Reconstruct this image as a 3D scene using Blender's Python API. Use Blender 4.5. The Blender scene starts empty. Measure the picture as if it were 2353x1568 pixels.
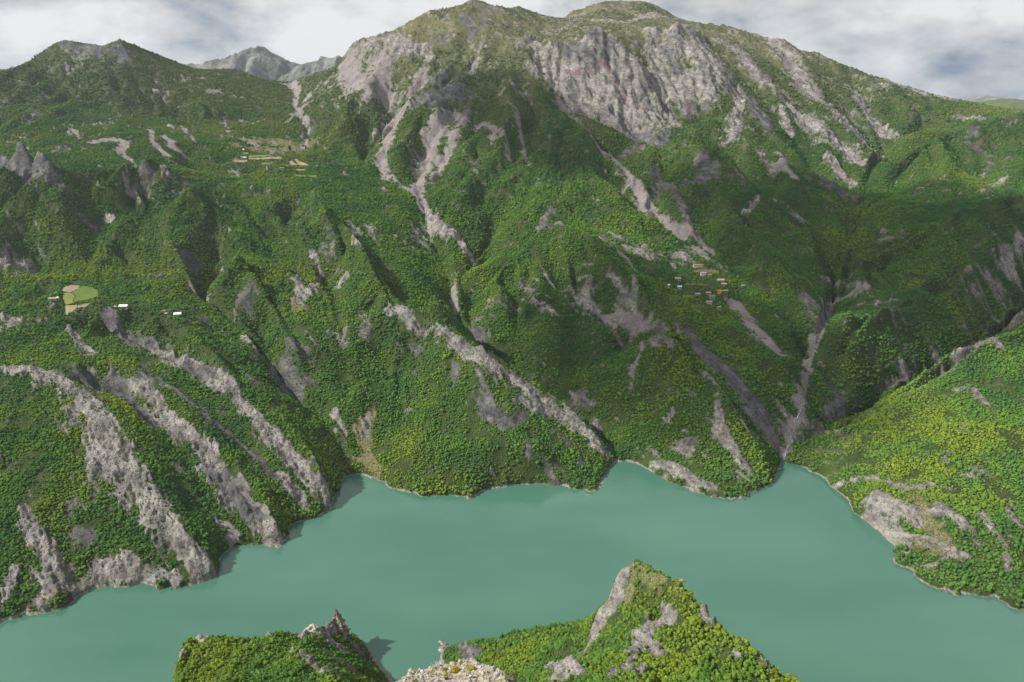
import bpy, math, random
import numpy as np
from mathutils import Vector

# ------------------------------------------------------------------ camera
H = 400.0                      # metres above the lake
PITCH = math.radians(18.2)
F, CX, CY = 1570.0, 1176.5, 784.0      # focal length and centre of a 2353 x 1568 frame
SP, CP = math.sin(PITCH), math.cos(PITCH)
scene = bpy.context.scene
COL = scene.collection
cam_d = bpy.data.cameras.new('camera')
cam_d.sensor_width = 36.0
cam_d.lens = 36.0 * F / 2353.0
cam_d.clip_start = 1.0
cam_d.clip_end = 60000.0
cam = bpy.data.objects.new('camera', cam_d)
COL.objects.link(cam)
cam.location = (0, 0, H)
cam.rotation_euler = (math.radians(90) - PITCH, 0, 0)
scene.camera = cam

# ------------------------------------------------------------------ light
SUN_AZ = math.radians(-98)     # clockwise from +Y (the view direction): the sun stands to the left, a little behind
SUN_EL = math.radians(40)
SUN_DIR = Vector((math.sin(SUN_AZ) * math.cos(SUN_EL), math.cos(SUN_AZ) * math.cos(SUN_EL), math.sin(SUN_EL)))
sun_d = bpy.data.lights.new('sun', 'SUN')
sun_d.energy = 5.0
sun_d.angle = math.radians(1.5)
sun_d.color = (1.0, 0.955, 0.885)
sun = bpy.data.objects.new('sun', sun_d)
COL.objects.link(sun)
sun.rotation_euler = SUN_DIR.to_track_quat('Z', 'Y').to_euler()

world = bpy.data.worlds.new('World')
scene.world = world
world.use_nodes = True


def build_world():
    nt = world.node_tree
    N, L = nt.nodes, nt.links
    N.clear()
    out = N.new('ShaderNodeOutputWorld')
    sky = N.new('ShaderNodeTexSky')
    sky.sky_type = 'NISHITA'
    sky.sun_disc = False
    sky.sun_elevation = SUN_EL
    sky.sun_rotation = SUN_AZ
    sky.altitude = 600
    sky.air_density = 1.0
    sky.dust_density = 1.5
    bg = N.new('ShaderNodeBackground')
    bg.inputs['Strength'].default_value = 0.1
    L.new(sky.outputs[0], bg.inputs['Color'])
    # a deck of cloud seen in perspective: direction -> point on a flat layer
    tc = N.new('ShaderNodeTexCoord')
    sep = N.new('ShaderNodeSeparateXYZ')
    L.new(tc.outputs['Generated'], sep.inputs[0])

    def math_(op, a, b=None, clamp=False):
        m = N.new('ShaderNodeMath'); m.operation = op; m.use_clamp = clamp
        for i, q in enumerate((a, b)):
            if q is None: continue
            if isinstance(q, (int, float)): m.inputs[i].default_value = q
            else: L.new(q, m.inputs[i])
        return m.outputs[0]
    den = math_('ADD', math_('MAXIMUM', sep.outputs[2], 0.0), 0.42)
    comb = N.new('ShaderNodeCombineXYZ')
    L.new(math_('DIVIDE', sep.outputs[0], den), comb.inputs[0])
    L.new(math_('DIVIDE', sep.outputs[1], den), comb.inputs[1])

    def noise(scale, detail, rough, dist, off):
        mp = N.new('ShaderNodeMapping')
        mp.inputs['Location'].default_value = off
        L.new(comb.outputs[0], mp.inputs[0])
        n = N.new('ShaderNodeTexNoise')
        n.inputs['Scale'].default_value = scale
        n.inputs['Detail'].default_value = detail
        n.inputs['Roughness'].default_value = rough
        n.inputs['Distortion'].default_value = dist
        L.new(mp.outputs[0], n.inputs['Vector'])
        return n.outputs[0]
    big = noise(0.85, 3, 0.5, 0.2, (8.81, 16.85, 0))
    fine = noise(3.4, 9, 0.57, 0.15, (10.38, 12.81, 1))
    wisp = noise(10.0, 7, 0.58, 0.3, (1.3, 9.2, 2))
    v = math_('ADD', math_('ADD', math_('MULTIPLY', big, 0.52), math_('MULTIPLY', fine, 0.54)), math_('MULTIPLY', wisp, 0.10))
    ramp = N.new('ShaderNodeValToRGB')
    cr = ramp.color_ramp
    cr.elements[0].position = 0.445; cr.elements[0].color = (0.150, 0.200, 0.275, 1)
    cr.elements[1].position = 0.64; cr.elements[1].color = (0.66, 0.66, 0.66, 1)
    e = cr.elements.new(0.50); e.color = (0.30, 0.33, 0.37, 1)
    e = cr.elements.new(0.555); e.color = (0.46, 0.47, 0.485, 1)
    L.new(v, ramp.inputs[0])
    bgc = N.new('ShaderNodeBackground')
    bgc.inputs['Strength'].default_value = 0.9
    L.new(ramp.outputs[0], bgc.inputs['Color'])
    mix = N.new('ShaderNodeMixShader')
    cov = N.new('ShaderNodeMapRange')
    cov.inputs['From Min'].default_value = 0.30; cov.inputs['From Max'].default_value = 0.42
    cov.inputs['To Min'].default_value = 0.93; cov.inputs['To Max'].default_value = 1.0
    L.new(v, cov.inputs['Value'])
    L.new(cov.outputs[0], mix.inputs[0])
    L.new(bg.outputs[0], mix.inputs[1])
    L.new(bgc.outputs[0], mix.inputs[2])
    L.new(mix.outputs[0], out.inputs['Surface'])


build_world()
scene.view_settings.view_transform = 'Standard'
scene.view_settings.look = 'None'
scene.view_settings.exposure = 0.52
scene.view_settings.gamma = 1.0
scene.view_settings.use_curve_mapping = False
scene.cycles.max_bounces = 4
scene.cycles.diffuse_bounces = 2
scene.cycles.glossy_bounces = 2
scene.cycles.transmission_bounces = 2
scene.cycles.volume_bounces = 0
scene.cycles.transparent_max_bounces = 4
scene.cycles.use_denoising = True

rng = np.random.default_rng(7)
random.seed(7)


# ------------------------------------------------------------------ helpers
def at(u, v, D):
    """a sight line and a distance along the ground -> a point of the place"""
    a = (v - CY) / F
    t = D / (CP - a * SP)
    return ((u - CX) / F * t, D, H - (SP + a * CP) * t)


def T_of(v):
    a = (v - CY) / F
    return (SP + a * CP) / (CP - a * SP)


def shore(u, v):
    return at(u, v, H / T_of(v))


def zc(x, y, x0, y0, s):
    return ((x0 + x / s) / 1.088, (y0 + y / s) / 1.088)


PERM = rng.permutation(256).astype(np.int32)
PERM = np.concatenate([PERM, PERM, PERM])
GRAD = np.array([[math.cos(k * math.pi / 8), math.sin(k * math.pi / 8)] for k in range(16)], dtype=np.float32)


def pn(x, y, seed=0):
    """2-D gradient noise, about -0.7..0.7"""
    x = np.asarray(x, np.float32); y = np.asarray(y, np.float32)
    xi = np.floor(x).astype(np.int32); yi = np.floor(y).astype(np.int32)
    xf = x - xi; yf = y - yi
    u = xf * xf * xf * (xf * (xf * 6 - 15) + 10); w = yf * yf * yf * (yf * (yf * 6 - 15) + 10)
    xi = xi & 255; yi = yi & 255

    def g(i, j, dx, dy):
        h = PERM[PERM[(xi + i) & 255] + ((yi + j) & 255) + (seed & 255)] & 15
        gr = GRAD[h]
        return gr[..., 0] * dx + gr[..., 1] * dy
    a = g(0, 0, xf, yf); b = g(1, 0, xf - 1, yf); c = g(0, 1, xf, yf - 1); d = g(1, 1, xf - 1, yf - 1)
    return a + u * (b - a) + w * (c - a) + u * w * (a - b - c + d)


def fbm(x, y, octaves=4, seed=0, gain=0.5, ridged=False):
    s = np.zeros(np.shape(x), np.float32); amp = 1.0; f = 1.0
    for o in range(octaves):
        n = pn(x * f + 17.3 * o, y * f - 9.1 * o, seed + 13 * o)
        if ridged: n = 0.5 - 2.0 * np.abs(n)
        s += amp * n; amp *= gain; f *= 2.03
    return s


def smooth(a, b, x):
    t = np.clip((x - a) / (b - a), 0, 1)
    return t * t * (3 - 2 * t)


def gullies(x, y, gx, gy, wave, amp, octaves=3, seed=0, sharp=False):
    """furrows that run down the slope: noise whose stripes follow the gradient"""
    gx = gx.astype(np.float32).copy(); gy = gy.astype(np.float32).copy()
    h = np.zeros(x.shape, np.float32)
    for o in range(octaves):
        f = 1.0 / wave
        m = np.sqrt(gx * gx + gy * gy) + 1e-4
        px, py = -gy / m, gx / m
        qx, qy = x * f / 1.35, y * f / 1.35
        xi = np.floor(qx).astype(np.int32); yi = np.floor(qy).astype(np.int32)
        cs = np.zeros(x.shape, np.float32); sn = np.zeros_like(cs); ws = np.zeros_like(cs) + 1e-5
        for i in (-1, 0, 1):
            for j in (-1, 0, 1):
                hh = PERM[PERM[(xi + i) & 255] + ((yi + j) & 255) + ((seed + o * 31) & 255)]
                h2 = PERM[hh + 97]
                cx = xi + i + 0.5 + (hh / 255.0 - 0.5) * 0.8; cy = yi + j + 0.5 + (h2 / 255.0 - 0.5) * 0.8
                dx = (qx - cx).astype(np.float32); dy = (qy - cy).astype(np.float32)
                w = np.exp(-3.0 * (dx * dx + dy * dy))
                ph = (dx * px + dy * py) * 1.35 * 2 * math.pi + h2 * 0.02
                cs += w * np.cos(ph); sn += w * np.sin(ph); ws += w
        cs /= ws; sn /= ws
        st = smooth(0.05, 0.45, m)
        h += amp * (np.arcsin(np.clip(cs * 1.15, -.985, .985)) / 1.4 if sharp else cs) * st
        k = amp * f * 2 * math.pi
        gx += -k * sn * px * st; gy += -k * sn * py * st
        wave *= 0.47; amp *= 0.47
    return h


class Field:
    """a height map solved from lines of known height (crests, ravines, shores)"""

    def __init__(self, x0, x1, y0, y1, res):
        self.x0, self.y0, self.res = x0, y0, res
        self.nx = int((x1 - x0) / res) + 1; self.ny = int((y1 - y0) / res) + 1
        self.pts = []

    def line(self, pts, step=None):
        step = step or self.res * 0.5
        for (a, b) in zip(pts[:-1], pts[1:]):
            a = np.array(a, float); b = np.array(b, float)
            n = max(1, int(np.hypot(*(b - a)[:2]) / step))
            for k in range(n + 1):
                self.pts.append(a + (b - a) * k / n)

    def solve(self, iters=260):
        P = np.array(self.pts)
        Z = None
        levels = [16, 8, 4, 2, 1]
        for lv in levels:
            r = self.res * lv
            nx = (self.nx - 1) // lv + 2; ny = (self.ny - 1) // lv + 2
            ix = np.clip(np.round((P[:, 0] - self.x0) / r).astype(int), 0, nx - 1)
            iy = np.clip(np.round((P[:, 1] - self.y0) / r).astype(int), 0, ny - 1)
            cnt = np.zeros((ny, nx)); sm = np.zeros((ny, nx))
            np.add.at(cnt, (iy, ix), 1); np.add.at(sm, (iy, ix), P[:, 2])
            fix = cnt > 0
            val = np.where(fix, sm / np.maximum(cnt, 1), 0)
            if Z is None:
                Z = np.full((ny, nx), P[:, 2].mean())
            else:
                yy = np.clip(np.arange(ny) / 2.0, 0, Z.shape[0] - 1.001); xx = np.clip(np.arange(nx) / 2.0, 0, Z.shape[1] - 1.001)
                y_i = yy.astype(int); x_i = xx.astype(int); fy = (yy - y_i)[:, None]; fx = (xx - x_i)[None]
                A = Z[np.ix_(y_i, x_i)]; B = Z[np.ix_(y_i, x_i + 1)]; C = Z[np.ix_(y_i + 1, x_i)]; D = Z[np.ix_(y_i + 1, x_i + 1)]
                Z = A * (1 - fx) * (1 - fy) + B * fx * (1 - fy) + C * (1 - fx) * fy + D * fx * fy
            Z[fix] = val[fix]
            n_it = iters if lv > 1 else iters // 3
            for _ in range(n_it):
                Q = np.pad(Z, 1, mode='edge')
                Z = 0.25 * (Q[:-2, 1:-1] + Q[2:, 1:-1] + Q[1:-1, :-2] + Q[1:-1, 2:])
                Z[fix] = val[fix]
        for _ in range(2):       # take the razor edge off
            Q = np.pad(Z, 1, mode='edge')
            Z = 0.5 * Z + 0.125 * (Q[:-2, 1:-1] + Q[2:, 1:-1] + Q[1:-1, :-2] + Q[1:-1, 2:])
        self.Z = Z[:self.ny, :self.nx].astype(np.float32)
        gy, gx = np.gradient(self.Z, self.res)
        for _ in range(3):
            for G in (gx, gy):
                Q = np.pad(G, 1, mode='edge')
                G[:] = (Q[:-2, 1:-1] + Q[2:, 1:-1] + Q[1:-1, :-2] + Q[1:-1, 2:] + G) / 5
        self.GX, self.GY = gx, gy

    def samp(self, A, x, y):
        fx = np.clip((np.asarray(x) - self.x0) / self.res, 0, A.shape[1] - 1.001); fy = np.clip((np.asarray(y) - self.y0) / self.res, 0, A.shape[0] - 1.001)
        i = fx.astype(int); j = fy.astype(int); fx = (fx - i).astype(np.float32); fy = (fy - j).astype(np.float32)
        return (A[j, i] * (1 - fx) + A[j, i + 1] * fx) * (1 - fy) + (A[j + 1, i] * (1 - fx) + A[j + 1, i + 1] * fx) * fy

    def raycast(self, uv, y0, y1, step):
        """where the sight lines meet this ground"""
        uv = np.asarray(uv, float)
        a = (uv[:, 1] - CY) / F
        dyk = CP - a * SP
        kx = (uv[:, 0] - CX) / F / dyk; kz = -(SP + a * CP) / dyk
        hit = np.full(len(uv), np.nan)
        D = y0
        while D < y1:
            z = self.samp(self.Z, kx * D, np.full(len(uv), D))
            m = np.isnan(hit) & (H + kz * D <= z)
            hit[m] = D
            D += step
        return np.stack([kx * hit, hit], 1)


def new_mesh(name, verts, faces, mat=None, parent=None, smooth_=True):
    me = bpy.data.meshes.new(name)
    verts = np.asarray(verts, np.float32); faces = np.asarray(faces, np.int32)
    n, k = faces.shape
    me.vertices.add(len(verts)); me.vertices.foreach_set('co', verts.ravel())
    me.loops.add(n * k); me.loops.foreach_set('vertex_index', faces.ravel())
    me.polygons.add(n); me.polygons.foreach_set('loop_start', np.arange(0, n * k, k, dtype=np.int32))
    try: me.polygons.foreach_set('loop_total', np.full(n, k, np.int32))
    except Exception: pass
    me.polygons.foreach_set('use_smooth', np.full(n, smooth_, bool))
    me.update(calc_edges=True)
    if mat: me.materials.append(mat)
    o = bpy.data.objects.new(name, me)
    COL.objects.link(o)
    if parent: o.parent = parent
    return o


def poly_mesh(name, verts, faces, mats, mat_idx=None, smooth_=False):
    me = bpy.data.meshes.new(name)
    me.from_pydata([tuple(map(float, v)) for v in verts], [], [tuple(dict.fromkeys(int(i) for i in f)) for f in faces])
    for m in mats: me.materials.append(m)
    if mat_idx is not None: me.polygons.foreach_set('material_index', np.asarray(mat_idx, np.int32))
    me.polygons.foreach_set('use_smooth', np.full(len(faces), smooth_, bool))
    me.update()
    return me


def grid_faces(nr, nc):
    r, c = np.meshgrid(np.arange(nr - 1), np.arange(nc - 1), indexing='ij')
    a = (r * nc + c).ravel()
    return np.stack([a, a + 1, a + nc + 1, a + nc], 1)


def attr(o, name, data):
    at_ = o.data.attributes.new(name, 'FLOAT', 'POINT')
    at_.data.foreach_set('value', np.asarray(data, np.float32))


# ------------------------------------------------------------------ the far side of the lake
SHORE = [(-500, 1560), (-250, 1500), (-60, 1450), (0, 1432), (60, 1412), (105, 1418), (160, 1395), (185, 1370), (215, 1352), (300, 1345), (325, 1338), (360, 1357),
         (420, 1352), (480, 1362), (515, 1350), (522, 1330), (518, 1310), (522, 1280), (530, 1262), (560, 1250), (600, 1252), (635, 1262), (665, 1267),
         (680, 1258), (676, 1230), (678, 1200), (690, 1193), (730, 1198), (775, 1202), (808, 1198), (800, 1170), (806, 1120), (803, 1085), (825, 1090),
         (880, 1108), (895, 1128), (940, 1130), (985, 1145), (1020, 1135), (1060, 1145), (1080, 1155), (1110, 1130), (1150, 1118), (1240, 1108),
         (1280, 1120), (1320, 1122), (1352, 1142), (1375, 1135), (1400, 1110), (1398, 1080), (1410, 1060), (1440, 1057), (1468, 1070), (1510, 1097),
         (1560, 1117), (1620, 1143), (1690, 1150), (1720, 1145), (1740, 1125), (1765, 1118), (1780, 1105), (1785, 1080), (1790, 1068), (1800, 1058),
         (1830, 1072), (1865, 1085), (1857, 1108), (1885, 1125), (1890, 1145), (1915, 1165), (1918, 1215), (1915, 1235), (1960, 1255), (2020, 1280),
         (2080, 1315), (2150, 1360), (2200, 1370), (2260, 1372), (2310, 1388), (2340, 1405), (2353, 1422), (2420, 1470), (2560, 1560)]
SHORE_W = [shore(*p) for p in SHORE]

far = Field(-2100, 2100, 380, 3000, 6.0)


def L3(pts):
    far.line([at(*p) for p in pts])


far.line(SHORE_W)
far.line([(x, y - 14, -9) for x, y, z in SHORE_W])
far.line([(x, y - 60, -25) for x, y, z in SHORE_W])
far.line([(-2100, 380, -25), (2100, 380, -25)])
S = lambda u, v: (u, v, H / T_of(v))
CRESTS = dict(
    spur1=[S(515, 1345), (470, 1265, 540), (420, 1180, 580), (360, 1100, 615), (300, 1030, 650), (240, 950, 695), (190, 890, 740), (120, 855, 765), (20, 850, 765), (-200, 850, 770), (-600, 820, 790)],
    spur2=[S(672, 1258), (630, 1180, 600), (590, 1120, 630), (520, 1040, 670), (440, 960, 715), (370, 890, 760), (300, 852, 782), (265, 845, 785), (195, 850, 790)],
    spur3=[S(800, 1198), (760, 1120, 655), (720, 1060, 680), (640, 970, 725), (560, 890, 775), (480, 810, 830), (405, 740, 890), (280, 715, 910), (190, 690, 940), (100, 650, 980), (0, 600, 1050), (-250, 560, 1080), (-600, 540, 1100)],
    spur4=[S(1398, 1080), (1400, 1030, 755), (1330, 970, 775), (1230, 900, 800), (1130, 830, 822), (1060, 775, 870), (980, 725, 920), (900, 695, 950), (850, 620, 1030), (790, 540, 1120), (720, 470, 1230), (745, 400, 1430)],
    rib34=[(700, 830, 858), (620, 700, 965), (520, 540, 1130), (440, 430, 1280)],
    spur5=[S(1765, 1115), (1750, 1040, 725), (1700, 960, 760), (1640, 880, 810), (1562, 790, 880), (1503, 700, 960), (1419, 634, 1030), (1332, 545, 1130), (1240, 490, 1235), (1180, 420, 1370), (1130, 350, 1500), (1090, 260, 1650), (1070, 180, 1780), (1090, 100, 1900), (1095, 2, 2050)],
    bench=[(1571, 752, 930), (1640, 800, 900), (1720, 845, 865), (1795, 865, 850)],
    hill_r=[S(1862, 1083), (1940, 1000, 760), (2020, 940, 800), (2100, 890, 830), (2200, 830, 860), (2260, 785, 880), (2353, 755, 900), (2500, 690, 960), (2900, 640, 1050)],
    ridge_r=[(1995, 430, 1500), (2050, 395, 1520), (2120, 345, 1560), (2200, 305, 1600), (2353, 262, 1720), (2600, 250, 1800), (3100, 240, 1900)],
    rib1=[(1560, 70, 2000), (1660, 95, 1950), (1750, 195, 1830), (1850, 275, 1730), (1930, 345, 1640), (1980, 395, 1575)],
    rib2=[(1770, 95, 2080), (1870, 190, 1930), (1960, 290, 1790), (2035, 375, 1640)],
    rib3=[(1945, 190, 2010), (1990, 255, 1880), (2060, 320, 1760)],
    r_b=[(1640, 130, 1890), (1700, 215, 1770), (1690, 310, 1610), (1740, 420, 1450), (1800, 500, 1320), (1870, 570, 1220), (1915, 660, 1110)],
    r_b2=[(1590, 300, 1600), (1580, 345, 1500), (1640, 440, 1340), (1700, 530, 1220), (1780, 630, 1120), (1850, 715, 1030)],
    cliffB=[(1215, 92, 1870), (1300, 95, 1840), (1380, 85, 1830), (1450, 130, 1790), (1480, 175, 1740)],
    cliffB2=[(1500, 65, 1930), (1545, 62, 1905), (1600, 75, 1930)],
    skyL=[(-900, 150, 1900), (-400, 190, 1900), (0, 170, 1900), (60, 150, 1940), (120, 105, 1980), (150, 92, 2000), (190, 100, 2000), (235, 108, 2000), (275, 93, 2000), (330, 115, 2020), (390, 140, 2080), (450, 165, 2150), (540, 160, 2180), (600, 185, 2220), (660, 192, 2250), (700, 180, 2180), (760, 160, 2080), (797, 132, 2010), (802, 114, 2000), (840, 90, 1990), (900, 75, 1980), (940, 55, 2000), (1000, 25, 2020), (1060, 15, 2040), (1095, 2, 2050), (1150, 20, 2080), (1200, 20, 2100), (1250, 40, 2130), (1275, 55, 2160)],
    skyR=[(1275, 55, 2160), (1320, 30, 2210), (1390, 4, 2250), (1470, 4, 2250), (1510, 15, 2240), (1560, 50, 2220), (1640, 60, 2190), (1700, 70, 2160), (1770, 98, 2120), (1830, 115, 2100), (1900, 135, 2060), (1980, 170, 2030), (2100, 210, 1980), (2180, 230, 1960), (2250, 245, 1940), (2320, 258, 1880), (2353, 262, 1850)],
)
for k, ln in CRESTS.items(): L3(ln)
RAVINES = dict(
    r1=[S(545, 1256), (500, 1180, 605), (450, 1100, 645), (390, 1020, 690), (320, 950, 730), (250, 905, 765)],
    r2=[S(683, 1195), (640, 1130, 640), (560, 1040, 690), (480, 960, 735), (400, 890, 780), (330, 830, 825), (270, 780, 865)],
    r3=[S(803, 1087), (790, 1010, 755), (765, 930, 800), (745, 830, 875), (730, 760, 930), (700, 680, 1005), (640, 600, 1095), (590, 520, 1195), (560, 440, 1320)],
    r3b=[(790, 1010, 755), (700, 950, 800), (640, 860, 862), (571, 776, 925), (457, 685, 1025), (380, 567, 1125), (310, 455, 1250)],
    r4=[S(1408, 1058), ],
    g2=[(1045, 690, 1050), (1040, 640, 1115), (1000, 560, 1210), (985, 490, 1290), (965, 455, 1345), (920, 410, 1430), (875, 370, 1510), (910, 290, 1650), (960, 200, 1810), (1000, 160, 1860)],
    river=[S(1800, 1060), (1830, 980, 795), (1840, 900, 855), (1860, 830, 925), (1890, 760, 1008), (1910, 700, 1090), (1930, 600, 1225), (1955, 530, 1330), (1990, 440, 1480), (1995, 405, 1560), (2045, 350, 1700), (2120, 290, 1800)],
    g1=[(1275, 160, 1760), (1290, 230, 1660), (1360, 300, 1550), (1420, 370, 1450), (1500, 480, 1310), (1560, 550, 1230), (1640, 592, 1180), (1720, 660, 1090), (1800, 730, 1010), (1868, 800, 935)],
    gs=[(665, 193, 2240), (680, 250, 2000), (705, 300, 1800), (700, 350, 1620), (690, 385, 1480)],
)
for k, ln in RAVINES.items():
    if len(ln) > 1: L3(ln)


def col_pts(pts):
    """(column, distance, height) -> world"""
    out = []
    for u, D, z in pts:
        k = (H - z) / D                      # tangent of the dip angle
        a = math.tan(math.atan(k) - PITCH)
        out.append(((u - CX) / F * D / (CP - a * SP), D, z))
    return out


far.line(col_pts([(1845, 772, 8), (1900, 800, 9), (1945, 832, 9), (2020, 880, 11), (2100, 920, 25), (2200, 970, 46), (2280, 1020, 68), (2353, 1075, 92), (2600, 1160, 130)]))
L3([(1240, 492, 1232), (1214, 551, 1165), (1165, 610, 1105), (1117, 668, 1062)])
L3([(1120, 560, 1210), (1085, 620, 1140), (1062, 660, 1085)])
L3([(600, 440, 1330), (675, 560, 1165), (745, 665, 1035), (790, 760, 940), (808, 870, 858)])
L3([(840, 720, 955), (828, 800, 900), (812, 900, 835)])
L3([(1480, 470, 1330), (1440, 430, 1400)])
far.line([at(1045, 690, 1050)] + col_pts([(1062, 1000, 88), (1150, 930, 48), (1250, 868, 26), (1350, 800, 9)]) + [shore(1408, 1058)])
# slopes between crests and ravines that need a line of their own
L3([(0, 950, 690), (100, 1000, 660), (180, 1080, 620), (250, 1160, 585), (330, 1250, 548)])
L3([(0, 1150, 580), (90, 1180, 563), (130, 1300, 520), (145, 1385, 486)])
L3([(170, 1345, 512), (240, 1292, 530), (320, 1290, 530)])
# feet of the cliff bands
L3([(905, 712, 936), (980, 752, 902), (1050, 812, 848), (1120, 872, 800), (1220, 935, 783), (1320, 1000, 764)])
L3([(195, 905, 768), (265, 915, 765), (320, 935, 745), (410, 1010, 695), (500, 1090, 650)])
L3([(250, 770, 885), (340, 815, 850), (430, 860, 812), (520, 930, 768)])
L3([(0, 362, 1255), (80, 385, 1210), (150, 405, 1200), (330, 398, 1260), (430, 400, 1330)])
L3([(0, 440, 1190), (80, 452, 1165), (150, 462, 1150)])
# middle of slopes
L3([(-300, 300, 1560), (0, 285, 1560), (150, 255, 1650), (400, 275, 1760), (580, 285, 1830)])
L3([(150, 300, 1490), (300, 315, 1490), (420, 335, 1500), (530, 362, 1500), (640, 362, 1520), (740, 368, 1520)])
L3([(430, 395, 1400), (530, 405, 1420), (640, 408, 1430), (735, 405, 1440)])
L3([(820, 200, 1850), (790, 270, 1720), (810, 330, 1600), (840, 375, 1520)])
L3([(1040, 210, 1750), (1030, 280, 1620), (1020, 350, 1510), (1000, 420, 1410)])
L3([(1215, 120, 1820), (1225, 200, 1690), (1260, 300, 1540), (1340, 400, 1410), (1440, 490, 1300), (1530, 548, 1225)])
L3([(1290, 470, 1270), (1400, 530, 1215), (1530, 556, 1210)])
L3([(1300, 620, 1090), (1400, 760, 950), (1480, 900, 830), (1560, 1030, 745)])
L3([(1180, 640, 1090), (1200, 740, 1000), (1290, 850, 890), (1400, 970, 800)])
L3([(1540, 600, 1130), (1600, 640, 1090), (1690, 660, 1075)])
L3([(1530, 690, 1000), (1600, 700, 1000), (1690, 715, 1010)])
L3([(1690, 690, 1045), (1760, 760, 960), (1815, 845, 875)])
L3([(1300, 190, 1725), (1360, 250, 1690), (1420, 310, 1625), (1490, 345, 1560)])
L3([(1500, 240, 1740), (1540, 270, 1690), (1590, 285, 1655), (1640, 280, 1680)])
L3([(1640, 370, 1480), (1720, 490, 1300)])
L3([(1800, 330, 1610), (1880, 400, 1520), (1950, 450, 1440)])
L3([(2353, 450, 1260), (2200, 495, 1230), (2100, 555, 1160), (1965, 640, 1120)])
L3([(2353, 570, 1140), (2250, 610, 1110), (2100, 690, 1022), (2000, 750, 950), (1945, 785, 908)])
L3([(2260, 690, 1065), (2150, 770, 988), (2000, 855, 905), (1925, 930, 842)])
L3([(2353, 1000, 690), (2200, 1005, 705), (2050, 1050, 690), (1930, 1100, 690)])
L3([(2353, 1210, 560), (2250, 1200, 570), (2120, 1150, 605), (1990, 1130, 640)])
L3([(1080, 1000, 745), (980, 940, 790), (900, 860, 850), (840, 780, 910)])
L3([(1250, 1050, 705), (1150, 1020, 720), (1050, 1040, 715), (930, 1040, 722)])
# behind the skyline the ground falls away
for key in ('skyL', 'skyR'):
    far.line([(x * 1.06, y + 260, z - 130) for x, y, z in [at(*p) for p in CRESTS[key]]])
    far.line([(x * 1.15, y + 560, z - 300) for x, y, z in [at(*p) for p in CRESTS[key]]])
far.solve()



# ------------------------------------------------------------------ what covers the ground (traced on the photograph, laid on the slopes)
MR = 4.0
MX0, MX1, MY0, MY1 = -2100, 2100, 380, 2900
MNX, MNY = int((MX1 - MX0) / MR) + 1, int((MY1 - MY0) / MR) + 1
MASK = {k: np.zeros((MNY, MNX), np.float32) for k in ('rock', 'dark', 'scree', 'pale', 'red', 'field', 'village')}


def capsule(A, a, b, ra, rb, x0, y0, res):
    ra *= 1.25; rb *= 1.25
    r = max(ra, rb)
    i0 = max(0, int((min(a[0], b[0]) - r - x0) / res)); i1 = min(A.shape[1], int((max(a[0], b[0]) + r - x0) / res) + 2)
    j0 = max(0, int((min(a[1], b[1]) - r - y0) / res)); j1 = min(A.shape[0], int((max(a[1], b[1]) + r - y0) / res) + 2)
    if i0 >= i1 or j0 >= j1: return
    X, Y = np.meshgrid(x0 + res * np.arange(i0, i1), y0 + res * np.arange(j0, j1))
    dx, dy = b[0] - a[0], b[1] - a[1]
    L2 = dx * dx + dy * dy + 1e-9
    t = np.clip(((X - a[0]) * dx + (Y - a[1]) * dy) / L2, 0, 1)
    d = np.hypot(X - a[0] - t * dx, Y - a[1] - t * dy) / (ra + (rb - ra) * t)
    A[j0:j1, i0:i1] = np.maximum(A[j0:j1, i0:i1], np.clip(1.25 - d, 0, 1.25))


def in_poly(X, Y, poly):
    ins = np.zeros(np.shape(X), bool)
    n = len(poly)
    for k in range(n):
        x1, y1 = poly[k]; x2, y2 = poly[(k + 1) % n]
        if y1 == y2: continue
        c = ((y1 > Y) != (y2 > Y)) & (X < (x2 - x1) * (Y - y1) / (y2 - y1) + x1)
        ins ^= c
    return ins


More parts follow.
